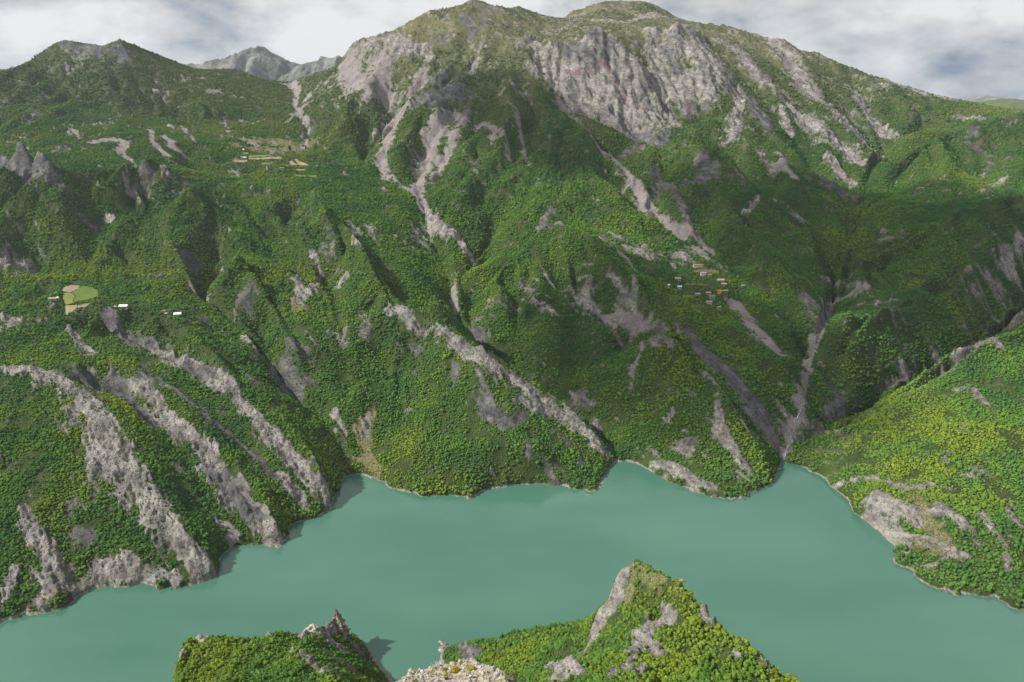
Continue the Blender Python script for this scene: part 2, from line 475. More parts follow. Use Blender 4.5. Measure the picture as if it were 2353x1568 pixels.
STROKES = [
    # (cover, [(u, v, radius in picture units), ...])
    ('rock', [(20, 850, 8), (100, 870, 16), (150, 890, 20), (190, 940, 26), (230, 1000, 32), (270, 1060, 34), (310, 1130, 38), (350, 1190, 36), (400, 1250, 32), (450, 1310, 30), (490, 1345, 18)]),
    ('rock', [(60, 1185, 9), (90, 1240, 22), (120, 1300, 30), (140, 1350, 28), (100, 1390, 24)]),
    ('rock', [(40, 1310, 16), (20, 1360, 20), (0, 1400, 20)]), ('rock', [(170, 1370, 16), (230, 1320, 24), (300, 1318, 26), (350, 1330, 20), (400, 1340, 14)]),
    ('dark', [(195, 880, 22), (215, 905, 16)]), ('dark', [(265, 875, 22), (275, 910, 18), (330, 960, 10), (360, 985, 10)]),  # shade of the grey cliff face put into the dark cover
    ('rock', [(300, 880, 10), (330, 915, 16), (370, 960, 18), (415, 1005, 18), (470, 1060, 22), (530, 1120, 24), (580, 1180, 24), (620, 1230, 22), (650, 1255, 14)]),
    ('dark', [(480, 1085, 12), (540, 1150, 14), (590, 1210, 16)]),
    ('dark', [(245, 745, 16), (300, 780, 14), (340, 800, 14)]), ('rock', [(340, 800, 14), (400, 830, 18), (450, 860, 18), (520, 900, 12), (560, 945, 14), (600, 985, 14), (650, 1045, 18), (710, 1110, 20), (760, 1160, 20), (790, 1190, 12)]),
    ('dark', [(430, 855, 14), (490, 880, 12)]), ('rock', [(160, 760, 8), (180, 795, 10), (215, 820, 8)]), ('rock', [(0, 740, 16), (50, 745, 8)]),
    ('dark', [(320, 860, 8), (400, 905, 12), (470, 960, 10), (560, 1040, 8), (640, 1110, 10)]),
    ('rock', [(640, 1100, 10), (690, 1150, 14), (700, 1175, 10)]), ('rock', [(680, 640, 6), (700, 700, 14), (715, 690, 12), (735, 640, 5), (720, 605, 6)]),
    ('scree', [(520, 1210, 8), (535, 1240, 9), (540, 1255, 8)]), ('scree', [(412, 1070, 5), (428, 1095, 6)]),
    ('rock', [(895, 702, 9), (950, 735, 12), (1000, 762, 12), (1050, 795, 15), (1100, 832, 16), (1150, 872, 16), (1200, 902, 16), (1250, 930, 14), (1310, 972, 12), (1360, 1012, 12), (1395, 1045, 9)]),
    ('rock', [(885, 715, 8), (895, 730, 8)]), ('dark', [(1050, 862, 9), (1042, 895, 8)]), ('dark', [(1100, 890, 10), (1115, 925, 15), (1130, 960, 16), (1165, 985, 14), (1210, 965, 8)]),
    ('rock', [(1180, 935, 7), (1220, 950, 10), (1260, 965, 8)]), ('dark', [(1215, 1020, 6), (1212, 1045, 9)]), ('dark', [(1285, 1000, 8), (1325, 1050, 9), (1340, 1085, 6)]),
    ('pale', [(855, 950, 12), (835, 1000, 16), (840, 1050, 14), (870, 1090, 10)]), ('rock', [(850, 960, 6), (835, 1010, 9)]),
    ('rock', [(820, 570, 10), (830, 595, 7)]), ('rock', [(790, 650, 12), (775, 660, 6)]), ('dark', [(950, 540, 8), (975, 562, 12), (995, 575, 8)]),
    ('rock', [(970, 470, 6), (985, 500, 8), (1005, 540, 12), (1040, 565, 13), (1065, 585, 10), (1100, 605, 8)]), ('scree', [(1045, 640, 4), (1045, 690, 8), (1048, 715, 6)]),
    # the grey scree face of the middle mountain
    ('scree', [(800, 150, 20), (820, 195, 26), (850, 230, 20)]), ('scree', [(870, 150, 26), (880, 200, 26), (905, 240, 16)]),
    ('scree', [(975, 175, 9), (945, 225, 12), (915, 270, 14), (890, 320, 16), (875, 365, 12), (885, 400, 10), (920, 425, 9), (960, 455, 10), (975, 480, 8)]),
    ('scree', [(1040, 260, 14), (1005, 300, 18), (985, 345, 20), (968, 400, 18), (960, 440, 14), (972, 475, 8)]),
    ('scree', [(1060, 280, 12), (1040, 320, 14), (1010, 380, 12), (990, 420, 7)]), ('dark', [(1000, 200, 20), (1040, 225, 24), (960, 250, 16), (1010, 265, 22), (1060, 270, 18)]),
    ('scree', [(1105, 285, 9), (1130, 315, 9), (1155, 345, 8), (1170, 365, 6)]), ('scree', [(1185, 265, 6), (1200, 320, 4), (1215, 375, 4)]),
    ('rock', [(850, 95, 22), (900, 90, 14), (940, 110, 14)]), ('dark', [(815, 110, 12), (870, 80, 8)]), ('pale', [(930, 70, 14), (990, 60, 14), (1050, 75, 12)]),
    ('rock', [(960, 115, 16), (905, 125, 16)]), ('rock', [(985, 140, 10)]), ('dark', [(1070, 50, 8), (1090, 80, 9), (1110, 60, 7)]), ('rock', [(1095, 145, 7), (1080, 175, 7)]),
    # the great cliffs
    ('rock', [(1225, 100, 10), (1250, 130, 20), (1300, 140, 32), (1340, 190, 40), (1400, 240, 42), (1450, 290, 40), (1480, 320, 24)]),
    ('rock', [(1340, 110, 18), (1390, 100, 20), (1440, 140, 24), (1480, 185, 28), (1510, 240, 28), (1540, 285, 14)]),
    ('rock', [(1260, 150, 26), (1340, 220, 42), (1420, 275, 45), (1500, 275, 40)]), ('rock', [(1390, 150, 36), (1450, 205, 44), (1540, 200, 40), (1620, 225, 32)]), ('rock', [(1530, 110, 30), (1600, 130, 24), (1640, 200, 24)]),
    ('dark', [(1365, 105, 12), (1395, 125, 14), (1370, 150, 16), (1300, 115, 12)]), ('dark', [(1470, 320, 26), (1520, 330, 16), (1430, 350, 16)]),
    ('rock', [(1500, 75, 14), (1500, 110, 18), (1530, 170, 24), (1565, 220, 24), (1580, 255, 14)]), ('dark', [(1535, 120, 9), (1560, 170, 8)]),  # dark one: shade of the right-facing streaks put into the cover
    ('rock', [(1545, 70, 9), (1580, 75, 9), (1610, 90, 10), (1640, 165, 18), (1620, 210, 22), (1630, 250, 20)]), ('red', [(1580, 250, 6), (1582, 275, 8)]),
    ('red', [(1300, 165, 5), (1340, 180, 5), (1390, 160, 4), (1430, 220, 4), (1480, 260, 5)]),
    ('scree', [(1285, 215, 5), (1330, 275, 7), (1380, 335, 10), (1420, 380, 12), (1460, 430, 14), (1500, 485, 17), (1550, 530, 14), (1600, 560, 16), (1635, 590, 10)]),
    ('rock', [(1640, 95, 9), (1690, 125, 11), (1750, 190, 12), (1800, 240, 12), (1860, 290, 14), (1900, 330, 18), (1940, 360, 16), (1980, 395, 10)]),
    ('rock', [(1735, 65, 9), (1775, 100, 16), (1815, 145, 22), (1850, 200, 24), (1880, 240, 20), (1920, 280, 20), (1960, 320, 22), (1995, 360, 22), (2020, 375, 12)]),
    ('rock', [(1940, 195, 10), (1965, 225, 15), (1990, 265, 12), (2030, 300, 9), (2060, 322, 6)]), ('rock', [(2040, 195, 8), (2080, 205, 12), (2120, 222, 10)]),
    ('rock', [(1705, 220, 9), (1695, 270, 11), (1685, 320, 12)]), ('dark', [(1735, 240, 14), (1750, 290, 18), (1770, 320, 12)]), ('rock', [(1790, 250, 8), (1820, 300, 6)]),
    ('dark', [(1880, 410, 22), (1920, 430, 24), (1960, 440, 14)]), ('rock', [(1905, 370, 8), (1960, 420, 8)]), ('scree', [(1790, 380, 4), (1830, 430, 5)]),
    ('rock', [(2210, 275, 9), (2250, 280, 9)]), ('rock', [(2150, 225, 6), (2200, 238, 6)]), ('dark', [(1600, 390, 16), (1640, 420, 14), (1570, 430, 10)]), ('rock', [(1700, 500, 6), (1740, 490, 5)]),
    ('rock', [(1820, 510, 10), (1840, 525, 8)]), ('dark', [(1500, 395, 12), (1540, 440, 10), (1610, 580, 12)]),
    ('pale', [(1320, 40, 12), (1400, 20, 14), (1460, 30, 14)]), ('rock', [(1365, 50, 8), (1430, 55, 8), (1500, 40, 8), (1540, 52, 7)]), ('pale', [(1600, 75, 12), (1700, 90, 9)]),
    # right-hand side
    ('rock', [(2180, 850, 9), (2225, 815, 14), (2255, 795, 18), (2290, 800, 10)]), ('rock', [(2190, 905, 8), (2230, 905, 10), (2270, 940, 6)]),
    ('rock', [(1995, 1150, 14), (2030, 1175, 20), (2070, 1195, 24), (2105, 1195, 16)]), ('rock', [(2000, 1200, 16), (2050, 1235, 22), (2080, 1265, 14)]), ('rock', [(2160, 1170, 12), (2200, 1210, 14), (2240, 1250, 8)]),
    ('rock', [(1940, 1110, 3), (2000, 1105, 6), (2080, 1130, 7), (2150, 1130, 5)]), ('rock', [(2100, 1250, 10), (2160, 1270, 9), (2220, 1290, 8), (2120, 1310, 6)]), ('rock', [(2250, 1190, 7), (2290, 1260, 8), (2320, 1310, 7)]), ('rock', [(1940, 1180, 8), (1960, 1215, 8)]), ('rock', [(1900, 1130, 8), (1930, 1115, 7)]), ('rock', [(2310, 1180, 8), (2340, 1220, 7)]), ('pale', [(2000, 1260, 14), (2120, 1260, 22), (2200, 1300, 14), (2090, 1150, 20)]),
    ('scree', [(1905, 640, 14), (1940, 650, 16), (1960, 620, 10), (1990, 590, 6)]), ('scree', [(1930, 700, 9), (1965, 690, 13), (1995, 668, 9)]), ('rock', [(2060, 850, 16), (2090, 880, 12), (2040, 890, 10)]),
    ('rock', [(2145, 830, 10), (2155, 850, 7)]), ('rock', [(2280, 430, 8), (2310, 420, 6)]), ('rock', [(2030, 540, 7), (2260, 390, 7)]), ('rock', [(2010, 715, 4), (2060, 690, 4)]),
    ('rock', [(1860, 1000, 12), (1900, 1000, 10), (1930, 990, 10)]), ('dark', [(1870, 960, 8), (1945, 960, 8)]), ('red', [(2250, 340, 6), (2290, 320, 5)]),
    ('scree', [(1692, 700, 16), (1725, 745, 22), (1760, 785, 20), (1795, 830, 12)]), ('red', [(1700, 690, 7), (1720, 700, 6)]),
    ('dark', [(1560, 765, 8), (1610, 815, 13), (1660, 865, 18), (1705, 915, 22), (1745, 965, 24), (1775, 1015, 16)]), ('scree', [(1620, 860, 5), (1680, 930, 7), (1740, 1010, 7)]),
    ('scree', [(1912, 700, 9), (1885, 765, 12), (1858, 835, 11), (1842, 900, 8), (1833, 970, 9), (1815, 1020, 11), (1795, 1050, 12)]), ('rock', [(1870, 780, 10), (1860, 800, 9)]),
    ('dark', [(1270, 495, 12), (1240, 530, 8), (1290, 530, 10)]), ('scree', [(1380, 545, 10), (1400, 575, 14), (1440, 605, 8), (1480, 650, 6)]), ('scree', [(1435, 560, 8), (1445, 590, 5)]), ('scree', [(1370, 720, 8), (1410, 730, 9), (1450, 735, 16), (1490, 720, 9)]),
    ('red', [(1470, 735, 6)]), ('rock', [(1400, 640, 6), (1430, 680, 10), (1480, 730, 9)]), ('rock', [(1330, 680, 8), (1370, 720, 12), (1400, 750, 12)]), ('scree', [(1475, 800, 4), (1460, 860, 5), (1450, 910, 3)]),
    ('rock', [(1240, 720, 7), (1275, 745, 8)]), ('rock', [(1540, 960, 9), (1530, 985, 8)]), ('rock', [(1640, 930, 8), (1655, 1000, 12), (1690, 1060, 16), (1720, 1095, 10)]), ('rock', [(1490, 1070, 10), (1540, 1085, 12), (1600, 1115, 14), (1640, 1130, 10)]),
    ('rock', [(1560, 1040, 12), (1590, 1020, 9)]), ('scree', [(1690, 1090, 5), (1720, 1115, 5)]),
    # left-hand heights
    ('dark', [(0, 395, 22), (50, 408, 24), (100, 422, 24), (145, 438, 16)]), ('dark', [(190, 485, 10), (220, 505, 8)]), ('dark', [(330, 405, 14), (350, 415, 10)]), ('rock', [(380, 415, 6), (390, 430, 6)]),
    ('scree', [(215, 335, 12), (250, 325, 14), (285, 330, 14), (275, 350, 12), (300, 370, 6), (320, 395, 5)]), ('scree', [(345, 300, 6), (350, 330, 7), (370, 350, 6), (390, 365, 5)]), ('scree', [(370, 315, 5), (400, 340, 8), (430, 355, 6)]),
    ('scree', [(420, 300, 3), (450, 330, 4)]), ('scree', [(160, 300, 5), (190, 330, 5)]), ('scree', [(40, 340, 5), (70, 350, 4)]), ('scree', [(515, 280, 3), (525, 310, 4)]),
    ('scree', [(535, 395, 10), (545, 410, 9)]), ('scree', [(670, 195, 9), (685, 215, 6), (678, 245, 5), (690, 270, 5), (708, 290, 4), (705, 320, 5), (700, 345, 5)]), ('scree', [(660, 285, 3), (680, 262, 4)]),
    ('scree', [(310, 455, 6), (325, 480, 6), (330, 500, 4)]), ('dark', [(265, 120, 10), (290, 140, 10), (275, 150, 8)]), ('dark', [(150, 105, 8), (200, 115, 8), (230, 135, 6)]), ('rock', [(240, 480, 6), (255, 500, 6)]),
    ('scree', [(1180, 686, 2), (1245, 692, 2), (1300, 706, 2)]), ('scree', [(1318, 690, 2.2), (1330, 712, 2.2), (1350, 727, 2.2), (1420, 735, 2), (1500, 738, 2)]),
    ('pale', [(580, 330, 22), (640, 330, 24), (700, 345, 22), (620, 350, 20), (560, 340, 14)]), ('village', [(560, 375, 20), (640, 380, 26), (720, 385, 22)]),
    ('village', [(1560, 640, 40), (1640, 650, 50), (1600, 700, 50), (1620, 740, 30)]), ('village', [(190, 690, 30), (290, 712, 14), (410, 732, 26)]), ('scree', [(455, 675, 10), (480, 690, 7)]),
    ('rock', [(560, 790, 6), (640, 870, 8), (655, 900, 6)]), ('rock', [(775, 960, 7), (790, 1010, 7)]), ('pale', [(690, 720, 14), (680, 700, 10)]),
]
FIELDS = []   # (name of the crop, colour, polygon in picture units)


def fz(kind, z, pts):
    FIELDS.append((kind, [zc(x, y, *z) for x, y in pts]))


ZL, Z1, Z2 = (120, 680, 5.8825), (540, 360, 7.8433), (1600, 640, 7.8433)
fz('ploughed', ZL, [(225, 260), (340, 228), (500, 238), (430, 300), (330, 350), (225, 320)])
fz('meadow', ZL, [(505, 250), (640, 262), (740, 300), (745, 400), (600, 450), (400, 480), (375, 470), (425, 390), (365, 350)])
fz('pasture', ZL, [(235, 352), (355, 362), (410, 400), (365, 470), (400, 488), (270, 528), (230, 440)])
fz('ploughed', ZL, [(445, 535), (710, 490), (700, 570), (445, 592)])
fz('stubble', ZL, [(265, 540), (435, 532), (435, 594), (265, 670)])
fz('pasture', ZL, [(1640, 615), (1880, 567), (1920, 590), (1700, 635)])
fz('pasture', ZL, [(2040, 795), (2200, 762), (2230, 782), (2080, 817)])
fz('ploughed', Z1, [(315, 395), (360, 358), (620, 362), (620, 405), (320, 407)])
fz('pasture', Z1, [(640, 268), (1030, 262), (1030, 290), (640, 296)])
fz('stubble', Z1, [(640, 312), (1280, 302), (1280, 345), (640, 342)])
fz('meadow', Z1, [(900, 408), (1070, 410), (1070, 450), (890, 455)])
fz('ploughed', Z1, [(1435, 370), (1500, 370), (1600, 460), (1480, 462)])
fz('stubble', Z1, [(1550, 342), (1610, 342), (1820, 465), (1640, 465)])
fz('ploughed', Z1, [(1250, 457), (1420, 448), (1470, 472), (1170, 490)])
fz('ploughed', Z1, [(1470, 536), (1750, 540), (1750, 566), (1490, 562)])
fz('meadow', Z1, [(1500, 632), (1990, 672), (1960, 705), (1560, 695)])
fz('pasture', Z1, [(530, 205), (640, 205), (630, 245), (530, 242)])
fz('dry_terrace', Z2, [(980, 322), (1400, 308), (1560, 385), (1250, 392)])
fz('terrace', Z2, [(740, 405), (930, 405), (930, 440), (760, 437)])
fz('meadow', Z2, [(830, 808), (1060, 832), (1060, 872), (830, 872)])
fz('dry_terrace', Z2, [(370, 860), (530, 895), (500, 955), (370, 925)])
fz('terrace', Z2, [(880, 1000), (1190, 1018), (1180, 1070), (880, 1060)])
fz('terrace', Z2, [(530, 1000), (680, 1000), (680, 1045), (530, 1045)])
fz('terrace', Z2, [(860, 1112), (1190, 1105), (1190, 1160), (860, 1160)])
fz('terrace', Z2, [(350, 482), (470, 482), (470, 520), (350, 520)])
fz('dry_terrace', Z2, [(880, 580), (1300, 590), (1300, 625), (880, 615)])
fz('dry_terrace', Z2, [(640, 700), (800, 702), (800, 735), (640, 733)])
fz('terrace', Z2, [(1070, 1210), (1200, 1210), (1210, 1260), (1070, 1260)])

uv = [(p[0], p[1]) for _, ln in STROKES for p in ln]
hit = far.raycast(uv, 452, 2700, 3.0)
q = 0
for cover, ln in STROKES:
    W = hit[q:q + len(ln)]; q += len(ln)
    R = [p[2] * math.hypot(w[1], 120) * (1.25 if w[1] > 1500 else 1.15 if w[1] < 900 else 1.03) / F for p, w in zip(ln, W)]
    for k in range(len(ln)):
        if np.isnan(W[k][0]): continue
        nx_ = k + 1
        if nx_ < len(ln) and not np.isnan(W[nx_][0]) and np.hypot(*(W[nx_] - W[k])) < 260:
            capsule(MASK[cover], W[k], W[nx_], R[k], R[nx_], MX0, MY0, MR)
        else:
            capsule(MASK[cover], W[k], W[k] + 0.1, R[k], R[k], MX0, MY0, MR)
uv = [p for _, poly in FIELDS for p in poly]
hit = far.raycast(uv, 452, 2700, 1.5)
FIELD_W = []
q = 0
MXg, MYg = np.meshgrid(MX0 + MR * np.arange(MNX), MY0 + MR * np.arange(MNY))
for kind, poly in FIELDS:
    w = hit[q:q + len(poly)]; q += len(poly)
    FIELD_W.append((kind, w))
    c = w.mean(0)
    sel = (np.abs(MXg - c[0]) < 120) & (np.abs(MYg - c[1]) < 160)
    big = c + (w - c) * 1.06
    idx = np.nonzero(sel)
    ins = in_poly(MXg[idx], MYg[idx], big)
    MASK['field'][idx[0][ins], idx[1][ins]] = 1.0


def mask(name, x, y):
    A = MASK[name]
    fx = np.clip((x - MX0) / MR, 0, MNX - 1.001); fy = np.clip((y - MY0) / MR, 0, MNY - 1.001)
    i = fx.astype(int); j = fy.astype(int); fx = (fx - i).astype(np.float32); fy = (fy - j).astype(np.float32)
    return (A[j, i] * (1 - fx) + A[j, i + 1] * fx) * (1 - fy) + (A[j + 1, i] * (1 - fx) + A[j + 1, i + 1] * fx) * fy


def covers(x, y):
    """rock, dark rock, scree, pale grass, red rock and field shares at ground points, edges broken up"""
    c = 0.74 * x + 0.67 * y; l = 0.67 * x - 0.74 * y            # across and along the beds
    n1 = fbm(c / 24, l / 70, 4, 41, 0.6); n2 = fbm(c / 6, l / 17, 4, 77, 0.65)
    wx = x + 7 * n1 + 3 * n2; wy = y + 9 * fbm(x / 35 + 50, y / 35, 3, 58) + 3 * n2
    rag = 0.52 * n1 + 0.60 * n2
    out = {}
    for k in ('rock', 'dark', 'scree', 'pale', 'red'):
        m = mask(k, wx, wy)
        out[k] = np.where(m > 0, smooth(0.30, 0.52, np.where(y < 900, 0.86, 0.78) * m + rag), 0).astype(np.float32)
    # small outcrops anywhere the slope is steep
    gx = far.samp(far.GX, x, y); gy = far.samp(far.GY, x, y)
    sl = np.sqrt(gx * gx + gy * gy)
    crop = 0.75 * fbm(x / 120, y / 120, 3, 301) + 0.55 * fbm(c / 16, l / 42, 4, 333, 0.65) + 0.16 * smooth(0.35, 1.0, sl)
    crop = smooth(0.36, 0.54, crop) * (1 - np.clip(mask('village', x, y), 0, 1))
    out['rock'] = np.maximum(out['rock'], 0.9 * crop * smooth(-0.1, 0.1, pn(x / 300, y / 300, 4)))
    out['dark'] = np.maximum(out['dark'], 0.8 * crop * smooth(0.1, -0.1, pn(x / 300, y / 300, 4)))
    zb = far.samp(far.Z, x, y)
    thin = smooth(330, 560, zb) * smooth(-900, -300, x) * smooth(-0.25, 0.35, 0.6 * fbm(c / 60, l / 130, 4, 501) + 0.5 * n2 + 0.25 * smooth(430, 640, zb))
    out['pale'] = np.maximum(out['pale'], 0.6 * thin)
    out['rock'] = np.maximum(out['rock'], smooth(0.46, 0.66, 0.55 * n1 + 0.6 * n2 + 0.30 * thin))
    out['field'] = smooth(0.3, 0.7, mask('field', x, y)); out['village'] = np.clip(mask('village', x, y), 0, 1)
    return out


def far_height(x, y, C=None, bare=True):
    C = C or covers(x, y)
    z = far.samp(far.Z, x, y)
    gx = far.samp(far.GX, x, y); gy = far.samp(far.GY, x, y)
    k = smooth(0, 22, z)
    sl = np.sqrt(gx * gx + gy * gy)
    big = 0.45 + 0.9 * smooth(-0.25, 0.35, pn(x / 420, y / 420, 9))
    d = gullies(x, y, gx, gy, 240.0, 30.0, 2, 140, True) * smooth(0.15, 0.6, sl) * (0.25 + 0.75 * smooth(1.25, 0.75, sl)) * (1 - 0.66 * smooth(1740, 1960, y)) * (0.4 + 0.6 * smooth(700, 1000, y))
    d = d + gullies(x, y, gx, gy, 60.0, 4.2, 3, 3, True) * big
    d = d + 4.5 * fbm(x / 170, y / 170, 5, 5, 0.5) + 1.8 * fbm(x / 60, y / 60, 4, 21, 0.55, True) * smooth(0.2, 0.8, sl)
    d = d * k * (0.35 + 0.65 * smooth(500, 1100, y)) * (1 - 0.65 * smooth(1800, 1960, y) * smooth(-350, -550, x))
    cr = np.maximum(C['rock'], 0.45 * C['dark'])
    kr = smooth(-1, 9, z) * cr
    sc = (0.6 + 0.7 * smooth(700, 1500, y)) * (1 - 0.6 * smooth(1800, 2000, y))
    c = 0.74 * x + 0.67 * y; l = 0.67 * x - 0.74 * y
    e = gullies(x, y, gx, gy, 26.0, 3.6, 3, 60)
    e = e + 5.5 * fbm(c / 20, l / 75, 4, 90, 0.6, True) + 3.8 * fbm(x / 10, y / 10, 4, 190, 0.62, True) - 0.5
    d = d + e * kr * sc
    z = z + (2.6 * fbm(x / 16, y / 16, 4, 401, 0.6) + 1.2 * fbm(x / 5, y / 5, 2, 411)) * smooth(9, 1, np.abs(z))
    z = np.where(z > 0, z + 3.6 * (1 - np.exp(-np.maximum(z, 0) / 1.6)), z)
    f = np.maximum(C['field'], 0.75 * smooth(0.1, 0.8, C['village']))
    return z + d * (1 - f)


def at_attr(nt, name, typ='GEOMETRY'):
    a = nt.nodes.new('ShaderNodeAttribute'); a.attribute_name = name; a.attribute_type = typ
    return a


class Mat:
    """short hand for a node material"""

    def __init__(self, name):
        self.m = bpy.data.materials.new(name); self.m.use_nodes = True
        self.nt = self.m.node_tree; self.N = self.nt.nodes; self.L = self.nt.links
        self.N.clear()
        self.out = self.N.new('ShaderNodeOutputMaterial')

    def n(self, t, **kw):
        q = self.N.new(t)
        for k, v in kw.items(): setattr(q, k, v)
        return q

    def put(self, sock, v):
        if isinstance(v, (int, float)): sock.default_value = v
        elif isinstance(v, tuple): sock.default_value = v if len(v) == len(sock.default_value) else (*v, 1)
        else: self.L.new(v, sock)

    def mix(self, f, a, b, mode='MIX'):
        q = self.n('ShaderNodeMix', data_type='RGBA', blend_type=mode)
        self.put(q.inputs[0], f); self.put(q.inputs[6], a); self.put(q.inputs[7], b)
        return q.outputs[2]

    def math(self, op, a, b=0.0, clamp=False):
        q = self.n('ShaderNodeMath', operation=op, use_clamp=clamp)
        self.put(q.inputs[0], a); self.put(q.inputs[1], b)
        return q.outputs[0]

    def noise(self, scale, detail=5, rough=0.6, vec=None, dist=0.0):
        q = self.n('ShaderNodeTexNoise')
        q.inputs['Scale'].default_value = scale; q.inputs['Detail'].default_value = detail
        q.inputs['Roughness'].default_value = rough; q.inputs['Distortion'].default_value = dist
        self.L.new(vec or self.pos(), q.inputs['Vector'])
        return q.outputs[0]

    def pos(self):
        if not hasattr(self, '_p'): self._p = self.n('ShaderNodeNewGeometry')
        return self._p.outputs['Position']

    def scaled(self, s):
        q = self.n('ShaderNodeVectorMath', operation='MULTIPLY')
        self.L.new(self.pos(), q.inputs[0]); q.inputs[1].default_value = s
        return q.outputs[0]

    def rng(self, v, a, b, c=0.0, d=1.0):
        q = self.n('ShaderNodeMapRange')
        self.put(q.inputs[0], v)
        for i, w in enumerate((a, b, c, d)): q.inputs[1 + i].default_value = w
        return q.outputs[0]

    def ramp(self, f, stops):
        q = self.n('ShaderNodeValToRGB'); e = q.color_ramp.elements
        e[0].position, e[0].color = stops[0][0], (*stops[0][1], 1); e[1].position, e[1].color = stops[-1][0], (*stops[-1][1], 1)
        for p, c in stops[1:-1]:
            w = e.new(p); w.color = (*c, 1)
        self.put(q.inputs[0], f)
        return q.outputs[0]

    def finish(self, col, rough=0.95, bump=None, dist=1.0, strength=1.0, spec=0.15):
        b = self.n('ShaderNodeBsdfPrincipled')
        self.put(b.inputs['Base Color'], col); self.put(b.inputs['Roughness'], rough)
        b.inputs['Specular IOR Level'].default_value = spec
        if bump is not None:
            q = self.n('ShaderNodeBump'); q.inputs['Distance'].default_value = dist; q.inputs['Strength'].default_value = strength
            self.put(q.inputs['Height'], bump); self.L.new(q.outputs[0], b.inputs['Normal'])
        self.L.new(b.outputs[0], self.out.inputs[0])
        return self.m


def ground_material(name, near=False):
    M = Mat(name)
    k = 2.2 if near else 1.0
    A = lambda a: at_attr(M.nt, a).outputs['Fac']
    n_big = M.noise(0.012 * k, 4); n_mid = M.noise(0.055 * k, 6, 0.65); n_fine = M.noise(0.28 * k, 6, 0.7)
    # undergrowth and grass between the trees
    green = M.ramp(n_mid, [(0.3, (0.030, 0.052, 0.014)), (0.55, (0.052, 0.080, 0.020)), (0.72, (0.095, 0.105, 0.042))])
    high = M.ramp(n_mid, [(0.3, (0.045, 0.058, 0.026)), (0.6, (0.085, 0.098, 0.048)), (0.75, (0.15, 0.145, 0.095))])
    sep = M.n('ShaderNodeSeparateXYZ'); M.L.new(M.pos(), sep.inputs[0])
    col = M.mix(M.rng(sep.outputs[2], 260, 520), green, high)
    pale = M.ramp(M.noise(0.6 * k, 6, 0.75), [(0.36, (0.045, 0.055, 0.018)), (0.46, (0.12, 0.12, 0.045)), (0.56, (0.21, 0.195, 0.095)), (0.66, (0.38, 0.35, 0.27))])
    col = M.mix(A('pale'), col, pale)
    # limestone: streaks across the beds, cracks, crevices darkened in the colour
    st = M.noise(0.05 * k, 7, 0.7, M.scaled((1.6, 0.5, 3.2)), 0.6)
    rot = M.n('ShaderNodeMapping'); rot.inputs['Rotation'].default_value = (0, 0, math.radians(-42)); M.L.new(M.pos(), rot.inputs[0])
    bsc = M.n('ShaderNodeVectorMath', operation='MULTIPLY'); M.L.new(rot.outputs[0], bsc.inputs[0]); bsc.inputs[1].default_value = (1.0, 0.22, 0.55)
    beds = M.noise(0.085 * k, 7, 0.68, bsc.outputs[0], 0.3)
    st = M.math('ADD', M.math('MULTIPLY', st, 0.45), M.math('MULTIPLY', beds, 0.55))
    vor = M.n('ShaderNodeTexVoronoi', feature='DISTANCE_TO_EDGE'); vor.inputs['Scale'].default_value = 0.16 * k
    M.L.new(M.pos(), vor.inputs['Vector'])
    lime = M.ramp(st, [(0.36, (0.070, 0.067, 0.064)), (0.46, (0.20, 0.19, 0.178)), (0.56, (0.355, 0.335, 0.305)), (0.70, (0.50, 0.47, 0.43))])
    lime = M.mix(M.rng(n_mid, 0.54, 0.72, 0, 0.6), lime, (0.33, 0.26, 0.19))
    lime = M.mix(M.rng(n_fine, 0.47, 0.33, 0, 0.85), lime, (0.055, 0.058, 0.042))
    lime = M.mix(M.rng(vor.outputs['Distance'], 0.05, 0.0, 0, 0.6), lime, (0.06, 0.055, 0.05))
    dark = M.ramp(st, [(0.38, (0.04, 0.04, 0.042)), (0.5, (0.115, 0.112, 0.112)), (0.66, (0.25, 0.24, 0.23))])
    col = M.mix(A('rock'), col, lime)
    col = M.mix(A('dark'), col, dark)
    grit = M.noise(0.5 * k, 4, 0.75)
    scree = M.ramp(M.math('ADD', M.math('MULTIPLY', grit, 0.6), M.math('MULTIPLY', n_mid, 0.4)), [(0.35, (0.135, 0.122, 0.115)), (0.5, (0.235, 0.212, 0.20)), (0.65, (0.34, 0.31, 0.285))])
    col = M.mix(A('scree'), col, scree)
    col = M.mix(M.math('MULTIPLY', A('red'), 0.4), col, (0.19, 0.085, 0.085))
    # bare band the falling water level leaves along the shore
    wob = M.math('ADD', M.math('MULTIPLY', n_mid, 2.0), M.math('MULTIPLY', n_fine, 1.3))
    ring = M.rng(M.math('SUBTRACT', sep.outputs[2], M.math('SUBTRACT', wob, M.rng(M.noise(0.03 * k, 3), 0.4, 0.62, 1.6, -0.6))), -0.9, 0.4, 1, 0)
    col = M.mix(ring, col, M.ramp(grit, [(0.35, (0.19, 0.165, 0.135)), (0.65, (0.40, 0.36, 0.30))]))
    hgt = M.math('ADD', M.math('MULTIPLY', st, 1.4), M.math('MULTIPLY', n_fine, 0.9))
    return M.finish(col, 0.97, hgt, 4.5 / k, 1.0)


GROUND = ground_material('hillside ground')
NEAR_GROUND = ground_material('near ground', True)

NC, NR = 1000, 820
ys = np.geomspace(452, 2850, NR)
ss = np.linspace(-1.02, 1.02, NC)
GXc, GYc = ss[None, :] * ys[:, None], np.repeat(ys[:, None], NC, 1)
COV = covers(GXc, GYc)
GZ = far_height(GXc, GYc, COV)
